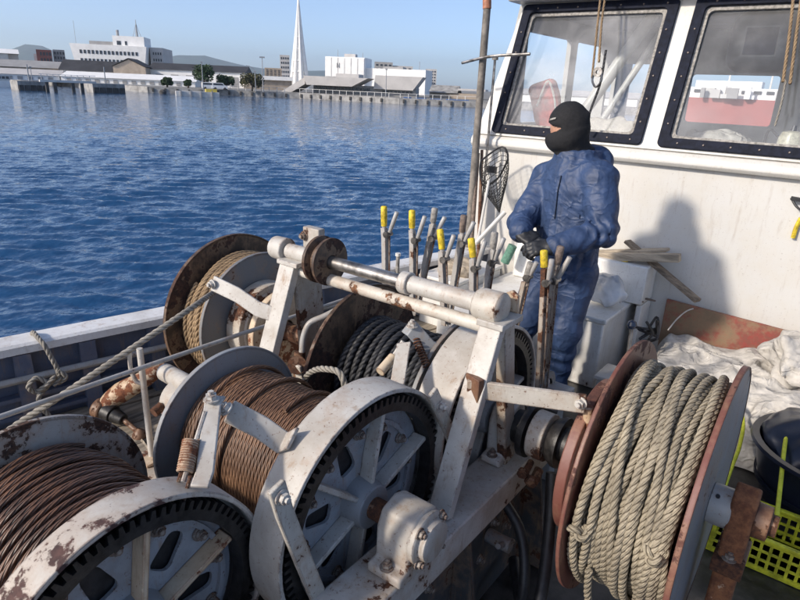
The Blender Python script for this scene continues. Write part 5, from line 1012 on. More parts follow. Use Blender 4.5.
# A-frames
YS, ZS = 1.52, 1.142
mb = MB(); mb.beam((XA, 1.275, .548), (XA, 1.495, 1.10), .072, .034, EX @ np.array([[0, 0, 0], [0, 0, 0], [0, 0, 0]])+np.array([0, -1., .4])); part('upright', mb, MT['white'], WF, bev=.003)
mb = MB(); mb.beam((XA+.01, 1.665, .548), (XA+.005, 1.56, 1.09), .034, .062, (0, 1, .2)); part('upright', mb, MT['white_rusty'], WF, bev=.003)
mb = MB(); mb.bx(XA-.045, XA+.045, 1.468, 1.60, 1.092, 1.112); part('head_plate', mb, MT['white'], WF, bev=.003)
mb = MB(); mb.plate([(-.026, 0), (.026, 0), (.022, .055), (0, .068), (-.022, .055)], [], .014, (XA, 1.60, 1.112), EX, np.array([0, 0, 1.])); part('lug', mb, MT['rust_cream'], WF, bev=.003)
mb = MB(); mb.beam((XB, 1.255, .46), (XB, 1.49, 1.10), .078, .036, (0, -1, .4)); part('upright', mb, MT['white'], WF, bev=.003)
mb = MB(); mb.beam((XB+.028, 1.60, .46), (XB+.028, 1.545, 1.10), .018, .135, (0, 1, .1)); part('upright', mb, MT['white_rusty'], WF, bev=.003)
mb = MB(); mb.bx(XB-.05, XB+.06, 1.465, 1.60, 1.10, 1.118); part('head_plate', mb, MT['white'], WF, bev=.003)
mb = MB(); mb.bx(XB-.01, XB+.075, 1.565, 1.60, 1.119, 1.235); part('lug', mb, MT['white'], WF, bev=.004); inst('bolt', BOLT, WF, (XB+.0, 1.565, 1.20), RY)
# cross shaft, its clamps, lower tie pipe
x0, x1 = PY(279, 250, YS)[0], PY(494, 313, YS)[0]
mb = MB(); mb.cyl((x0-.01, YS, ZS), (x1+.02, YS, ZS), .023, n=24); SH = part('cross_shaft', mb, MT['steel'], WF)
xc = PY(407, 287, YS)[0]; mb = MB(); mb.cyl((xc+.02, YS, ZS), (x1-.05, YS, ZS), .030, n=24); part('sleeve', mb, MT['white'], SH)
mb = MB(); mb.lathe((xc-.02, YS, ZS), EX, [(0, .02), (0, .038), (.035, .038), (.035, .02)], 32); part('collar', mb, MT['white'], SH, bev=.003)
xp = PY(325, 265, YS)[0]; mb = MB(); mb.cyl((x0+.06, YS, ZS), (xp-.03, YS, ZS), .029, n=24); part('sleeve', mb, MT['white'], SH)
mb = MB(); mb.lathe((x0-.02, YS, ZS), EX, [(0, .01), (0, .044), (.07, .046), (.07, .02)], 32); part('end_clamp', mb, MT['white'], SH, bev=.004)
mb = MB(); mb.lathe((x1-.06, YS, ZS), EX, [(0, .02), (0, .044), (.02, .05), (.085, .05), (.09, .046), (.095, .03), (.095, .0)], 32); part('end_clamp', mb, MT['white_rusty'], SH, bev=.004)
mb = MB(); mb.lathe((xp-.034, YS, ZS), EX, [(0, .026), (0, .062), (.004, .088), (.016, .088), (.024, .066), (.044, .066), (.052, .088), (.064, .088), (.068, .062), (.068, .026)], 48); part('guide_sheave', mb, MT['flange_rust'], WF, ang=30)
mb = MB(); mb.cyl((x0+.08, YS-.005, ZS-.066), (x1-.01, YS-.005, ZS-.066), .022, n=20); part('tie_pipe', mb, painted('tie_pipe_paint', (.60, .57, .50), rust=.34, scale=7, rustc=(.24, .11, .05)), WF)

# link bar from the A-frame to the reel brake
LB = thing('brake_link', 'flat rust stained bar from the right upright to the reel brake', 'link bar', (-.63, 1.45, .92)); a = np.array([XA-.02, 1.405, .915]); b = PZ(586, 404, .925)
mb = MB(); mb.beam(a, b, .016, .058, (0, 0, 1)); part('bar', mb, MT['white_rusty'], LB, bev=.004)
mb = MB(); mb.beam(a+[-.01, .02, 0], a+[.05, -.004, .002], .022, .082); part('weld_plate', mb, MT['rust'], LB, bev=.003); inst('bolt', BOLT_W, LB, b+[-.012, -.010, .004], RY); mb = MB(); mb.cyl(b+[.0, .02, -.02], b+[.012, .025, -.085], .016, .013, 12); part('pin', mb, MT['rust_cream'], LB)
# brown drum's brake arm
AR = thing('brake_tensioner', 'white bent tensioner bar in front of the far left drum', 'tensioner', (-1.8, 1.4, .95)); a, b = PX(284, 314, XB-.0)+[0, -.03, 0], PZ(213, 283, 1.0); mb = MB(); mb.strip([a, a*.72+b*.28+[0, -.01, -.006], a*.4+b*.6+[0, -.005, .006], b], (0, .35, .94), .058, .014); part('arm', mb, MT['white'], AR, bev=.003); inst('bolt', BOLT_W, AR, b+[0.01, -.008, 0], RY)
mb = MB(); mb.beam(a*.5+b*.5+[0, .02, -.04], a*.3+b*.7+[0, .02, -.04], .012, .03); part('lug', mb, MT['rust'], AR)
# brake gear with spring on drums 1/2
def spring(p0, p1, r, w, turns, mat, root):
    p0, p1 = np.asarray(p0, float), np.asarray(p1, float); d, s_, u = frame(p1-p0); t = np.linspace(0, 1, int(turns*16)); a = t*turns*2*math.pi
    mb = MB(); mb.tube(p0+np.outer(t, p1-p0)+r*(np.cos(a)[:, None]*s_+np.sin(a)[:, None]*u), w, 6); part('spring', mb, MT[mat], root)
BK = thing('brake_gear', 'white brake lever plate with coil spring between the front drums', 'brake gear', (-1.03, .68, .93)); base, top = PZ(205, 472, .94), PZ(213, 404, 1.03)
mb = MB(); mb.strip([base+[.022, -.03, -.012], base, top, top+[-.012, .022, .006]], (.8, .6, .0), .040, .010); part('lever_plate', mb, MT['white'], BK, bev=.003)
inst('bolt', BOLT_W, BK, top+[-.005, 0, .008]); s0, s1 = PZ(185, 472, .94), PZ(191, 440, .985); spring(s0, s1, .016, .0034, 13, 'rust_cream', BK); mb = MB(); mb.cyl(s0+(s0-s1)*.3, PZ(205, 412, 1.02), .006, n=8); part('rod', mb, MT['white'], BK); mb = MB(); mb.tube([s0+[-.01, 0, 0], s0+[-.015, -.02, -.05], s0+[.02, -.02, -.05], s0+[.02, 0, 0]], .005, 6); part('shackle', mb, MT['bolt'], BK)
BA = thing('brake_tensioner', 'white flat tensioner bar reaching over the middle drum wire', 'tensioner', (-1.08, .9, .9)); a, b = PX(288, 441, -.975)+[.0, -.004, .004], PZ(229, 411, 1.0); mb = MB(); mb.strip([a+[.03, -.006, .022], a+[0, -.012, -.002], a*.55+b*.45+[0, 0, .0], b], (.0, .62, .78), .056, .012); part('arm', mb, MT['white'], BA, bev=.003); inst('bolt', BOLT_W, BA, b+[.008, -.012, .012], np.array([[.9, 0, -.2], [0, .8, -.55], [.2, .55, .8]]))
mb = MB(); mb.cyl(a*.75+b*.25+[0, .03, -.05], a*.98+b*.02+[0, .02, -.06], .011, n=10); part('tension_bolt', mb, MT['rust_cream'], BA)
# brake gear on drum 3
BG = thing('brake_gear', 'white bent brake bracket with rusty spring on the rear drum', 'brake gear', (-1.02, 1.45, .95)); a, b = PX(444, 352, -.99), PZ(412, 329, 1.0)
mb = MB(); mb.strip([a+[.0, -.012, .0], a*.6+b*.4+[0, -.015, -.012], b, b+[-.03, .012, .0]], (.3, .55, .78), .055, .010); part('bracket', mb, MT['grey'], BG, bev=.003); spring(PZ(415, 337, .97), PX(427, 366, -.985), .011, .003, 11, 'rust', BG)
p0, p1 = PZ(404, 343, .98), PZ(397, 386, .9); mb = MB(); mb.strip([p0, p1], (.8, .5, .2), .045, .008); part('lever_plate', mb, MT['white'], BG, bev=.002); s0, s1 = PZ(380, 372, .9), PZ(393, 357, .93); mb = MB(); mb.cyl(s0, s1, .016, n=12); part('adjuster', mb, MT['rust_cream'], BG); mb = MB(); mb.cyl(s1, PZ(403, 341, .985), .007, n=8); part('rod', mb, MT['white'], BG); inst('bolt', BOLT_W, BG, b+[0, 0, .008])
# straps beside the gears
def strap(pts, x, w, lab, loc):
    q = thing('brake_strap', lab, 'strap', loc); P = [PX(px, py, x) for px, py in pts]; mb = MB(); mb.strip(P, np.cross(nrm(P[-1]-P[0]), EX), w, .014); part('bar', mb, MT['white_rusty'], q, bev=.003); inst('bolt', BOLT_W, q, P[0]+(P[1]-P[0])*.35+[.008, 0, 0], RX); return q
strap([(276, 486), (284, 512), (303, 560), (330, 625), (345, 670)], -.845, .045, 'bent white strap with a bolt between the two front gears', (-.845, .75, .55))
strap([(432, 392), (448, 428), (460, 462), (462, 500)], -.84, .04, 'white strap with a bolt between the middle and rear gears', (-.84, 1.38, .6))
# loop of grey rope beside the rear drum
mb = MB(); mb.tube(smooth_path([PY(302, 392, 1.32), PY(307, 376, 1.30), PY(325, 369, 1.28), PY(341, 375, 1.27), PY(345, 388, 1.27), PY(338, 400, 1.28)], 40), .0105, 12, 3, 80); tag(part('rope_loop', mb, MT['rope_grey'], None, attr=True, ang=80), 'short loop of grey rope standing up between the drums', 'rope')
# hydraulic pipes by the left A-frame
q = thing('hydraulic_pipe', 'thin grey bent pipe beside the left upright', 'pipe', PX(303, 340, -1.55)); mb = MB(); mb.tube(smooth_path([PX(302, 352, -1.55), PX(304, 335, -1.55), PX(309, 324, -1.54), PX(325, 316, -1.50), PX(345, 306, -1.46)], 6), .012, 10); part('pipe', mb, MT['galv'], q)
mb = MB(); mb.tube(smooth_path([PX(300, 352, -1.56), PX(299, 372, -1.56), PX(300, 392, -1.56)], 4), .022, 10); part('union', mb, MT['rust'], q)
q = thing('crank_arm', 'short rusty crank between the left upright and the rear drum', 'crank', PX(296, 372, -1.52)); mb = MB(); mb.cyl(PX(297, 365, -1.54), PX(297, 365, -1.50), .035, n=20); part('boss', mb, MT['rust'], q); mb = MB(); mb.beam(PX(297, 365, -1.50), PX(305, 395, -1.50), .014, .04, EX); part('arm', mb, MT['white_rusty'], q, bev=.004)
# long grab pipe across the picture's left and its post
ZP = .77; pp = [PZ(-60, 438, ZP), PZ(0, 417, ZP), PZ(150, 365, ZP), PZ(352, 297, ZP), PZ(400, 281, ZP)]
q = thing('guard_pipe', 'long thin galvanised pipe running past the drums on the left', 'pipe', pp[2]); mb = MB(); mb.tube(smooth_path(pp, 8), .0088, 12); part('pipe', mb, MT['galv'], q)
q = thing('rope_post', 'slim white forked post standing left of the middle drum', 'post', PZ(152, 458, .346)); a = PZ(152, 458, .346); b = PX(144, 347, a[0]); b = np.array([a[0], a[1], b[2]]); mb = MB(); mb.cyl(a, b, .0115, n=14); part('stem', mb, MT['white'], q); h = b+[0, 0, -.02]; mb = MB(); mb.tube(smooth_path([h+[0, 0, -.125], h+[-.022, -.012, -.12], h+[-.036, -.018, -.095], h+[-.038, -.02, .005]], 6), .008, 8); part('hook', mb, MT['white'], q); mb = MB(); mb.bx(a[0]-.05, a[0]+.05, a[1]-.05, a[1]+.05, .346, .358); part('foot', mb, MT['rust_cream'], q, bev=.003)
# rope leading away from the brown drum
end = PY(214, 292, Y3-.24); mb = MB(); mb.tube(smooth_path([PZ(-40, 470, .50), PZ(0, 437, .56), PZ(70, 390, .70), PZ(140, 343, .82), PZ(190, 309, .90), end], 110), .0115, 12, 3, 80); tag(part('lead_rope', mb, MT['rope_grey'], None, attr=True, ang=80), 'taut brownish rope running from the far left drum to the lower left', 'rope')
# hydraulic motor on the middle drum's left end
HM = thing('hydraulic_motor', 'white hydraulic motor with a faded pink label beside the middle drum', 'motor', (-1.78, 1.10, .35)); c = np.array([-1.80, 1.12, .62]); mb = MB(); mb.lathe((-1.66, Y2, ZA2), -EX, [(0, .03), (0, .10), (.03, .10), (.035, .085), (.13, .085), (.14, .075), (.14, .0)], 32); part('body', mb, MT['white'], HM, bev=.006, ang=45)
mb = MB(); mb.cyl(PZ(165, 372, .70), PZ(190, 386, .74), .034, n=20); part('port_block', mb, MT['white'], HM, bev=.006); mb = MB(); mb.bx(-1.84, -1.70, Y2-.07, Y2+.05, .40, .565); part('mount', mb, MT['rust_cream'], HM, bev=.01)
mb = MB(); mb.lathe((-1.74, Y2, ZA2), -EX, [(-.02, .0866), (.035, .0866)], 12, 3.3, 4.3); lb = part('label_plate', mb, MT['pinklabel'], HM)
mb = MB(); mb.cyl((-1.77, Y2-.085, ZA2+.01), (-1.765, Y2-.12, ZA2+.0), .018, n=10); part('plug', mb, MT['rust'], HM)
# rusty fairlead fitting on the planks
FL = thing('pipe_fitting', 'rusty cream bent pipe fitting with a black coupling on the planks', 'pipe fitting', PZ(112, 425, PLANKZ)); P = [PZ(*p) for p in ((164, 366, .46), (152, 374, .44), (138, 383, .40), (122, 392, .35), (110, 401, .31), (103, 409, .28))]
mb = MB(); mb.tube(smooth_path(P, 8), list(np.interp(np.linspace(0, 1, 41), [0, .3, .6, .85, 1], [.030, .040, .050, .040, .034])), 16); part('elbow', mb, MT['rust_cream'], FL)
a, b = PZ(97, 407, .28), PZ(124, 420, .25); mb = MB(); mb.cyl(a, a+(b-a)*.3, .050, n=20); part('flange', mb, MT['rust'], FL, bev=.008); mb = MB(); mb.cyl(a+(b-a)*.3, a+(b-a)*.62, .043, n=18); mb.cyl(a+(b-a)*.62, b, .036, .026, 18); part('coupling', mb, MT['grease'], FL, bev=.004); mb = MB(); mb.cyl(b, PZ(138, 432, .22), .012, n=10); mb.lathe(PZ(140, 436, PLANKZ+.002), (0, 0, 1), [(0, .034), (.012, .032), (.03, .018), (.04, .004)], 14); part('spindle', mb, MT['rust'], FL)
# lashing on the bulwark
i = min(range(n), key=lambda k: np.linalg.norm(RP[k][:2]-PZ(37, 341, RAILZ)[:2])); dd = nrm(RP[i+1]-RP[i]); nr = np.array([dd[1], -dd[0], 0]); o = PZ(37, 341, RAILZ)*[1, 1, 0]; mb = MB()
W = lambda a, b, z: o+dd*a+nr*b+np.array([0, 0, z])
mb.tube(smooth_path([W(0, -.10, .44), W(0, -.118, .55), W(0, -.08, .614), W(.005, .0, .616), W(.015, .058, .60), W(.035, .066, .53), W(.05, .072, .47), W(.05, .082, .43), W(.02, .09, .405)], 22), .0105, 12, 3, 80)
mb.tube(smooth_path([W(.05, .085, .47), W(.075, .095, .44), W(.05, .07, .405), W(0, .09, .43), W(-.04, .085, .46), W(-.075, .09, .43), W(-.05, .075, .39), W(-.01, .10, .42), W(.03, .09, .445), W(.0, .07, .40), W(-.04, .09, .375), W(-.045, .088, .33), W(-.02, .085, .27), W(.0, .09, .225), W(.03, .12, .214)], 22), .0105, 12, 3, 80)
tag(part('lashing', mb, MT['rope_grey'], None, attr=True, ang=80), 'grey rope lashing knotted round the bulwark rail', 'rope')
# hoses in the dark under the reel
for k, (pts, r, lab) in enumerate((([(-.60, 1.50, .02), (-.58, 1.52, .2), (-.66, 1.60, .36), (-.74, 1.62, .42)], .018, 'black hydraulic hose under the reel coupling, nearest the frame'), ([(-.52, 1.35, .02), (-.50, 1.45, .22), (-.56, 1.62, .40), (-.60, 1.68, .56)], .020, 'black hydraulic hose rising under the reel coupling'), ([(-.42, 1.15, .02), (-.46, 1.30, .08), (-.55, 1.48, .10), (-.70, 1.7, .12)], .022, 'black hose lying on deck below the rope reel'))):
    mb = MB(); mb.tube(smooth_path(pts, 10), r, 12); tag(part('hydraulic_hose', mb, MT['black'], None), lab, 'hose', 'hoses under the reel')
q = thing('valve', 'small grey valve on the frame below the reel coupling', 'valve', (-.70, 1.56, .28)); mb = MB(); mb.cyl((-.75, 1.56, .30), (-.66, 1.56, .30), .025, n=14); part('body', mb, MT['grey_dark'], q); mb = MB(); mb.cyl((-.68, 1.50, .33), (-.68, 1.62, .27), .010, n=8); part('handle', mb, MT['grey_dark'], q)

# ------------------------------------------------------------------ hand levers
LEV = [((384, 206), (384, 226), (386, 300), (397, 212), (389, 234), 'yellow', 2.42, 'yellow gripped lever, leftmost of the row'),
       ((412, 210), (412, 228), (413, 310), (425, 216), (417, 240), 'yellow', 2.42, 'yellow gripped lever, second yellow one from the left'),
       ((435, 208), (433, 222), (415, 315), (445, 217), (434, 238), 'tape', 2.50, 'tilted grey gripped lever next to the second yellow one'),
       ((440, 229), (442, 249), (445, 325), (454, 235), (446, 259), 'yellow', 2.36, 'short yellow gripped lever in the middle of the row'),
       ((464, 215), (462, 232), (447, 325), (474, 222), (464, 243), 'brown_grip', 2.48, 'tilted brown gripped lever left of the taped yellow one'),
       ((471, 238), (473, 257), (473, 340), (485, 241), (477, 268), 'yellow', 2.34, 'taped yellow lever nearest the person, left of the bearing clamp'),
       ((495, 232), (493, 248), (480, 330), (504, 238), (494, 262), 'tape', 2.44, 'tilted grey lever just right of the taped yellow one'),
       ((531, 262), (526, 280), (509, 350), (537, 262), (529, 277), 'tape', 2.46, 'worn grey lever tilted before the person\'s right leg'),
       ((544, 250), (544, 267), (538, 400), (552, 259), (548, 282), 'yellow', 2.34, 'long rusty lever with a yellow grip before the person'),
       ((561, 246), (557, 264), (541, 400), (570, 257), (557, 280), 'brown_grip', 2.40, 'long tilted lever with a brown grip, rightmost of the row')]
for k, (gt, gb, bt, tt, pv, gm, y, lab) in enumerate(LEV):
    A, B, Cc, Tt, Pv = (PY(*p, y) for p in (gt, gb, bt, tt, pv)); q = thing('hand_lever', lab, 'lever', Cc, 'winch hand levers'); old = k in (7, 8, 9)
    bm = painted('lever_paint_%d' % k, (.40, .39, .37) if not old else (.42, .38, .33), rust=.14 if not old else .42, scale=13, dirt=.4)
    ex = nrm(B-A); sd = nrm(np.cross(ex, [0, 1, 0])); mb = MB(); mb.tube([A, A+ex*.004, A*.5+B*.5, B], [.012, .0165, .017, .0155], 14); part('grip', mb, MT[gm], q, ang=60)
    mid = B*.62+Cc*.38 if False else Pv*.55+B*.45; kn = PY(pv[0]-4.0, pv[1]+4, y)
    mb = MB(); mb.cyl(B, PY(gb[0]+.5, gb[1]+6, y), .0115, n=12); part('stem', mb, bm, q)
    for s_ in (-1, 1):
        mb = MB(); off = np.array([0, .013*s_, 0]); mb.strip([PY(gb[0], gb[1]+2, y)+off*.8, kn+off, Cc+off], (1, 0, 0), .027 if not old else .022, .007); part('side_bar', mb, bm, q, bev=.002)
    mb = MB(); mb.tube([Tt, Tt*.98+Pv*.02, Tt*.4+Pv*.6, Pv], [.008, .0115, .0115, .009], 12); part('latch_handle', mb, MT['galv'], q, ang=60)
    mb = MB(); mb.cyl(Pv+[0, -.028, 0], Pv+[0, .02, 0], .0125, n=12); mb.cyl(Pv+[0, -.032, 0], Pv+[0, -.026, 0], .017, n=12); part('pivot_bolt', mb, MT['steel'], q)
    mb = MB(); rod0 = Pv+[.004, 0, -.01]; mb.cyl(rod0, Cc+[.022, 0, .02], .0045, n=8); part('latch_rod', mb, MT['bolt'], q)
q = thing('lever_stand', 'low steel rack holding the hand levers behind the winch', 'lever rack', (-1.5, 2.42, 0)); mb = MB(); mb.bx(-2.1, -.85, 2.34, 2.52, .40, .46); part('top_rail', mb, MT['grey'], q, bev=.004)
for x in (-2.05, -1.5, -.9):
    mb = MB(); mb.bx(x-.03, x+.03, 2.39, 2.47, 0, .40); part('leg', mb, MT['grey'], q, bev=.004)
for x in np.linspace(-2.0, -.95, 8):
    mb = MB(); mb.lathe((x-.006, 2.42, .46), EX, [(0, .05), (0, .085), (.012, .085), (.012, .05)], 20, 0, math.pi); part('quadrant', mb, MT['grey_dark'], q, ang=30)
# ------------------------------------------------------------------ the person
FWD = nrm(np.array([-.40, -.92, 0])); LFT = np.array([-FWD[1], FWD[0], 0])*1.0        # body heading; his left
if LFT @ CR < 0: LFT = -LFT
HF = nrm(np.array([-.985, -.15, -.13])); HL = nrm(np.cross(np.array([0, 0, 1.]), HF)); HU = np.cross(HF, HL)
Pj = lambda x, y, d: PD(x, y, d)
head = Pj(569, 128, 3.30); neck = Pj(578, 160, 3.33); chest = Pj(573, 196, 3.30); belly = Pj(568, 240, 3.30); hip = Pj(566, 268, 3.32)
shL, shR = Pj(599, 180, 3.15), Pj(549, 178, 3.46); elL, elR = Pj(602, 232, 3.02), Pj(522, 222, 3.34); wrL, wrR = Pj(553, 247, 2.97), Pj(520, 232, 3.14)
hipL, hipR = Pj(578, 272, 3.26), Pj(548, 272, 3.40); knL, knR = Pj(565, 330, 3.20), Pj(523, 322, 3.34); anL, anR = Pj(552, 384, 3.26), Pj(505, 376, 3.36)
anL[2] = .12; anR[2] = .12
BODYR = np.array([LFT, FWD, [0, 0, 1.]])
def folds(p, f=9, seed=0, amp=.010):
    w = p+.05*np.stack([fbm(p*4+seed, 2), fbm(p*4+seed+7, 2), fbm(p*4+seed+13, 2)], -1)
    q = w @ BODYR.T; u = np.stack([q[:, 0]+q[:, 2]*.45, q[:, 1], q[:, 2]-q[:, 0]*.35], -1)     # creases run slantwise
    r1 = 1-np.abs(vnoise(u*[f*1.3, f*1.0, f*.5]+seed))*1.5; r2 = 1-np.abs(vnoise(u*[f*.7, f*.8, f*1.8]+seed+5))*1.5
    return -amp*(.6*r1+.6*r2-.35)
def sd_body(p):
    d = sd_ell(p, head, (.075, .095, .115), np.array([HL, HF, HU])); d = smin(d, sd_cone(p, head+HU*(-.06), neck, .06, .06), .03)
    d = smin(d, sd_ell(p, head+HF*.078+HU*(-.005), (.016, .02, .028), np.array([HL, HF, HU])), .015)
    d = smin(d, sd_cone(p, neck+[0, 0, -.03], hip, .11, .11), .04)
    for a, b, r0, r1 in ((shL, elL, .05, .042), (elL, wrL, .042, .03), (shR, elR, .05, .042), (elR, wrR, .042, .03), (neck-[0, 0, .04], shL, .06, .05), (neck-[0, 0, .04], shR, .06, .05), (hipL, knL, .075, .055), (knL, anL, .055, .04), (hipR, knR, .075, .055), (knR, anR, .055, .04)):
        d = smin(d, sd_cone(p, a, b, r0, r1), .02)
    return d
def sdf_part(name, f, lo, hi, h, mat, parent, loc=None, ang=180):
    V, F = surfnet(f, lo, hi, h); mb = MB(); mb.add(V, F); return part(name, mb, mat, parent, ang=ang, loc=loc)
allp = np.array([head, neck, hip, elL, elR, wrL, wrR, anL, anR, knR])
base = np.array([hip[0], hip[1], 0])
PERSON = tag(sdf_part('person', sd_body, allp.min(0)-.2, allp.max(0)+.2, .017, MT['skin'], None, base), 'person in navy raincoat and black balaclava standing with gloved hands together', 'person')
def sd_jacket(p):
    d = sd_ell(p, chest*.6+belly*.4, (.190, .130, .30), BODYR)
    d = smin(d, sd_ell(p, neck*.35+chest*.65+[0, 0, .0], (.205, .125, .17), BODYR), .06); d = smin(d, sd_cone(p, belly, hip+[0, 0, -.02], .150, .155), .06)
    for a, b, r0, r1 in ((neck+[0, 0, -.06], shL, .085, .088), (neck+[0, 0, -.06], shR, .085, .085), (shL, elL, .080, .066), (elL, wrL*.93+elL*.07, .064, .047), (shR, elR, .078, .062), (elR, wrR*.9+elR*.1, .060, .046)): d = smin(d, sd_cone(p, a, b, r0, r1), .014)
    # stand-up hood collar
    c = neck+FWD*.01; q = p-c; rr = np.hypot(q @ LFT, q @ FWD); hz = q[:, 2]
    col = np.maximum(np.abs(rr-.092-.10*np.clip(-hz, 0, 1))-.018, np.abs(hz+.005)-.050); d = smin(d, col, .02)
    hood = sd_ell(p, neck-FWD*.115+[0, 0, -.005], (.12, .06, .075), BODYR); d = smin(d, hood, .03)
    d = np.minimum(d, np.maximum(np.abs(d)-.01, -1))
    # front placket and chest seam
    q = p-chest; fl = np.maximum(np.abs(q @ LFT-.035)-.03, np.abs(q[:, 2]+.02)-.24); d = d-.006*(fl < 0)
    cutz = hip[2]-.035+.03*(p-hip) @ FWD; d = np.maximum(d, cutz-p[:, 2])
    # gathered waist and cuffs
    q = (p-belly) @ BODYR.T; th = np.arctan2(q[:, 0], q[:, 1]); wob = vnoise(p*[3, 3, 2.2]+4); hem = np.clip((chest[2]-p[:, 2])/.28, .25, 1.2)
    d = d+.0065*hem*np.sin(9*th+4.2*wob+q[:, 2]*5)                                            # cloth hanging in folds to the hem
    for a, e, w in ((shL, elL, wrL), (shR, elR, wrR)):                                         # bunching at elbow and along the forearm
        t = (p-e) @ nrm(w-e); far = np.linalg.norm(p-(e+np.clip(t, -.02, .22)[:, None]*nrm(w-e)), axis=1)
        d = d+.0075*np.exp(-(far/.11)**4)*np.exp(-((t-.05)/.10)**2)*np.sin(t*115+5*vnoise(p*9))
        t2 = (p-a) @ nrm(e-a); d = d+.005*np.exp(-(np.linalg.norm(p-a-np.clip(t2, 0, .3)[:, None]*nrm(e-a), axis=1)/.12)**4)*np.sin(t2*48+(p @ LFT)*30+4*vnoise(p*6))
    cuffL = np.abs((p-wrL) @ nrm(wrL-elL)+.022); cuffR = np.abs((p-wrR) @ nrm(wrR-elR)+.026)
    d = d+.006*np.exp(-(np.minimum(cuffL, cuffR)/.008)**2)*(np.minimum(np.linalg.norm(p-wrL, axis=1), np.linalg.norm(p-wrR, axis=1)) < .09)
    d = d+.005*np.exp(-((p[:, 2]-hip[2]-.03)/.007)**2)+folds(p, 5, 2, .007)
    return d
jp = np.array([neck, hip, shL, shR, elL, elR, wrL, wrR]); sdf_part('jacket', sd_jacket, jp.min(0)-.20, jp.max(0)+.16, .0085, MT['jacket'], PERSON)
def on_jacket(s0, zz, off=.004):                                            # march from outside onto the jacket front
    a = chest+LFT*s0+np.array([0, 0, zz])+FWD*.35; dv = -FWD; t = 0.0
    for _ in range(60):
        dd = float(sd_jacket((a+dv*t)[None])[0]); t += max(dd*.6, 0)
        if dd < .002: break
    return a+dv*t-dv*off
JK = [o_ for o_ in PERSON.children if o_.name.startswith('jacket')][0]
mb = MB(); mb.strip([on_jacket(.035, z) for z in np.linspace(.12, -.11, 18)], LFT, .005, .003); part('zip', mb, MT['tub'], JK)
mb = MB(); mb.strip([on_jacket(s0, -.02-.55*(s0-.06), .005) for s0 in np.linspace(.06, .16, 9)], (0, 0, 1), .022, .005); part('pocket_flap', mb, MT['jacket'], JK, bev=.002)
def sd_trousers(p):
    d = sd_ell(p, hip*.5+(hipL+hipR)*.25, (.17, .135, .16), BODYR)
    for a, b, r0, r1 in ((hipL, knL, .108, .088), (knL, anL+[0, 0, -.02], .086, .078), (hipR, knR, .108, .088), (knR, anR+[0, 0, -.02], .086, .078)): d = smin(d, sd_cone(p, a, b, r0, r1), .03)
    d = np.maximum(d, .06-p[:, 2]); d = np.maximum(d, p[:, 2]-hip[2]-.06)
    return d+folds(p, 5, 9, .010)+.006*np.sin(p[:, 2]*48+6*vnoise(p*5))*np.clip((.62-p[:, 2])/.2, 0, 1)
tp = np.array([hip, hipL, hipR, knL, knR, anL, anR]); sdf_part('trousers', sd_trousers, tp.min(0)-.17, tp.max(0)+.2, .0105, MT['trousers'], PERSON)
for an in (anL, anR):
    toe = np.array([an[0], an[1], 0])+FWD*.12
    def sd_boot(p, an=an, toe=toe):
        d = smin(sd_cone(p, an+[0, 0, .02], an*[1, 1, 0]+[0, 0, .05], .055, .052), sd_cone(p, an*[1, 1, 0]+[0, 0, .052]-FWD*.02, toe+[0, 0, .045], .05, .045), .03); return np.maximum(d, .004-p[:, 2])
    sdf_part('boot', sd_boot, np.array([an[0], an[1], 0])-[.25, .25, .02], np.array([an[0], an[1], .22])+[.25, .25, 0], .012, MT['boot'], PERSON)
def sd_hat(p):
    R = np.array([HL, HF, HU]); d = sd_ell(p, head+HU*.012, (.089, .108, .126), R)
    d = smin(d, sd_cone(p, head+HU*(-.055)+HF*.01, neck+[0, 0, .005], .078, .088), .03)                # neck tube
    d = smin(d, sd_ell(p, head+HF*.062+HU*(-.052), (.055, .058, .055), R), .03)                          # mask over nose and chin
    q = (p-head) @ R.T; d = smin(d, sd_ell(p, head-HF*.092+HU*.06, (.014, .016, .014), R), .02)
    brow = .02+np.maximum(np.abs(q[:, 2]-.034)-.006, np.maximum(np.hypot(q[:, 0], q[:, 1])-.104, -q[:, 1])); d = smin(d, brow, .012)
    opening = np.maximum((np.sqrt((q[:, 0]/.080)**2+((q[:, 2]-.004)/.027)**2)-1)*.027, .02-q[:, 1]); d = np.maximum(d, -opening)
    lo = -.026+.030*np.clip(-q[:, 1]/.1, 0, 1); d = d-.0045/(1+np.exp(np.clip((q[:, 2]-lo)/.0025, -30, 30)))               # neck tube pulled up over the cap
    return d+.0025*fbm(p*28, 2)+folds(p, 13, 4, .008)*np.clip((-.03-q[:, 2])/.03, 0, 1)
HAT = sdf_part('balaclava', sd_hat, head-[.19, .19, .24], head+[.19, .19, .18], .0075, MT['knit'], PERSON)
for sgn in (-1, 1):
    e = head+HF*.086+HL*.032*sgn+HU*.006; mb = MB(); mb.lathe(e-HF*.012, HF, [(0, .009), (.004, .008), (.007, .005), (.008, .001)], 14); part('eye', mb, MT['black'], PERSON)
def on_hat(a, z):                                                          # a point on the cap's surface
    dr = nrm(HF*math.cos(a)+HL*math.sin(a)*1.0+HU*z); return head+HU*.012+dr*(1/np.linalg.norm(np.array([dr @ HL/.089, dr @ HF/.108, dr @ HU/.126])))
lg = 1 if (HL @ -CF0) > 0 else -1
mb = MB(); V = []
for a in np.linspace(.62, 1.05, 6):
    for z in (.30+.22*(a-.62), .40+.22*(a-.62)): p = on_hat(a*lg, z); V.append(p+nrm(p-head)*.009)
mb.add(V, [(2*i, 2*i+2, 2*i+3, 2*i+1) for i in range(5)]); part('logo', mb, MT['tape'], HAT)
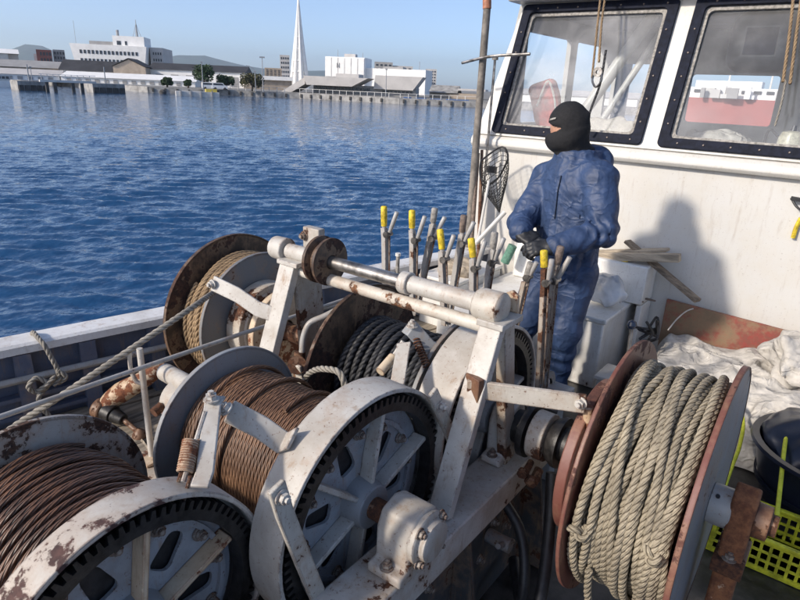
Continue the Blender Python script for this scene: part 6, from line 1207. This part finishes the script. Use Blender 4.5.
# gloved hands: palm, four unequal curled fingers, thumb from the palm's side
def glove(wr, d, nrm_, side_, seed):
    d = nrm(d); nn = nrm(nrm_-d*(nrm_ @ d)); sd = nrm(np.cross(d, nn))*side_; R = np.array([d, sd, nn]); pc = wr+d*.052; segs = []
    for k, (o, L) in enumerate(((.034, .074), (.012, .082), (-.011, .076), (-.032, .060))):
        p = wr+d*.088+sd*o; ang = .35+.10*k
        for j, f in enumerate((.42, .32, .26)):
            a = ang*(1+1.35*j); v = d*math.cos(a)+nn*math.sin(a); q = p+v*L*f*1.15; segs.append((p, q, .0118-.0008*j, .0110-.0010*j)); p = q
    p = wr+d*.030+sd*.036; v = nrm(d*.62+sd*.62+nn*.45); q = p+v*.042; segs.append((p, q, .0145, .0125)); segs.append((q, q+nrm(d*.9+nn*.5)*.034, .0125, .0105))
    def f(x):
        b = sd_box(x, pc, (.050, .044, .019), R, .017); b = smin(b, sd_cone(x, wr-d*.030, wr+d*.02, .033, .030), .02)
        for s_ in segs: b = smin(b, sd_cone(x, *s_), .007)
        return b+.0015*fbm(x*60+seed, 2)
    return sdf_part('glove', f, pc-.16, pc+.16, .0058, MT['glove'], PERSON)
tw = -CF0
glove(wrR, Pj(541, 247, 3.04)-wrR, np.array([0, 0, -1.])*.6-tw*.6, 1, 1); glove(wrL, Pj(526, 249, 2.97)-wrL, np.array([0, 0, -1.])*.5-tw*.4+LFT*0, -1, 2)

# ------------------------------------------------------------------ sea air
mb = MB(); mb.bx(-10500, 10500, -10500, 10500, SEA-1.6, 520); HZ = part('haze', mb, MT['black'], None, smooth=False); HZ['kind'] = 'stuff'
hm = bpy.data.materials.new('sea_air'); hm.use_nodes = True; nt = hm.node_tree; nt.nodes.clear(); ho = nt.nodes.new('ShaderNodeOutputMaterial'); hv = nt.nodes.new('ShaderNodeVolumePrincipled')
hv.inputs['Color'].default_value = (.72, .86, 1.0, 1); hv.inputs['Density'].default_value = 1.0e-4; hv.inputs['Anisotropy'].default_value = .2
nt.links.new(hv.outputs[0], ho.inputs['Volume']); HZ.data.materials.clear(); HZ.data.materials.append(hm)
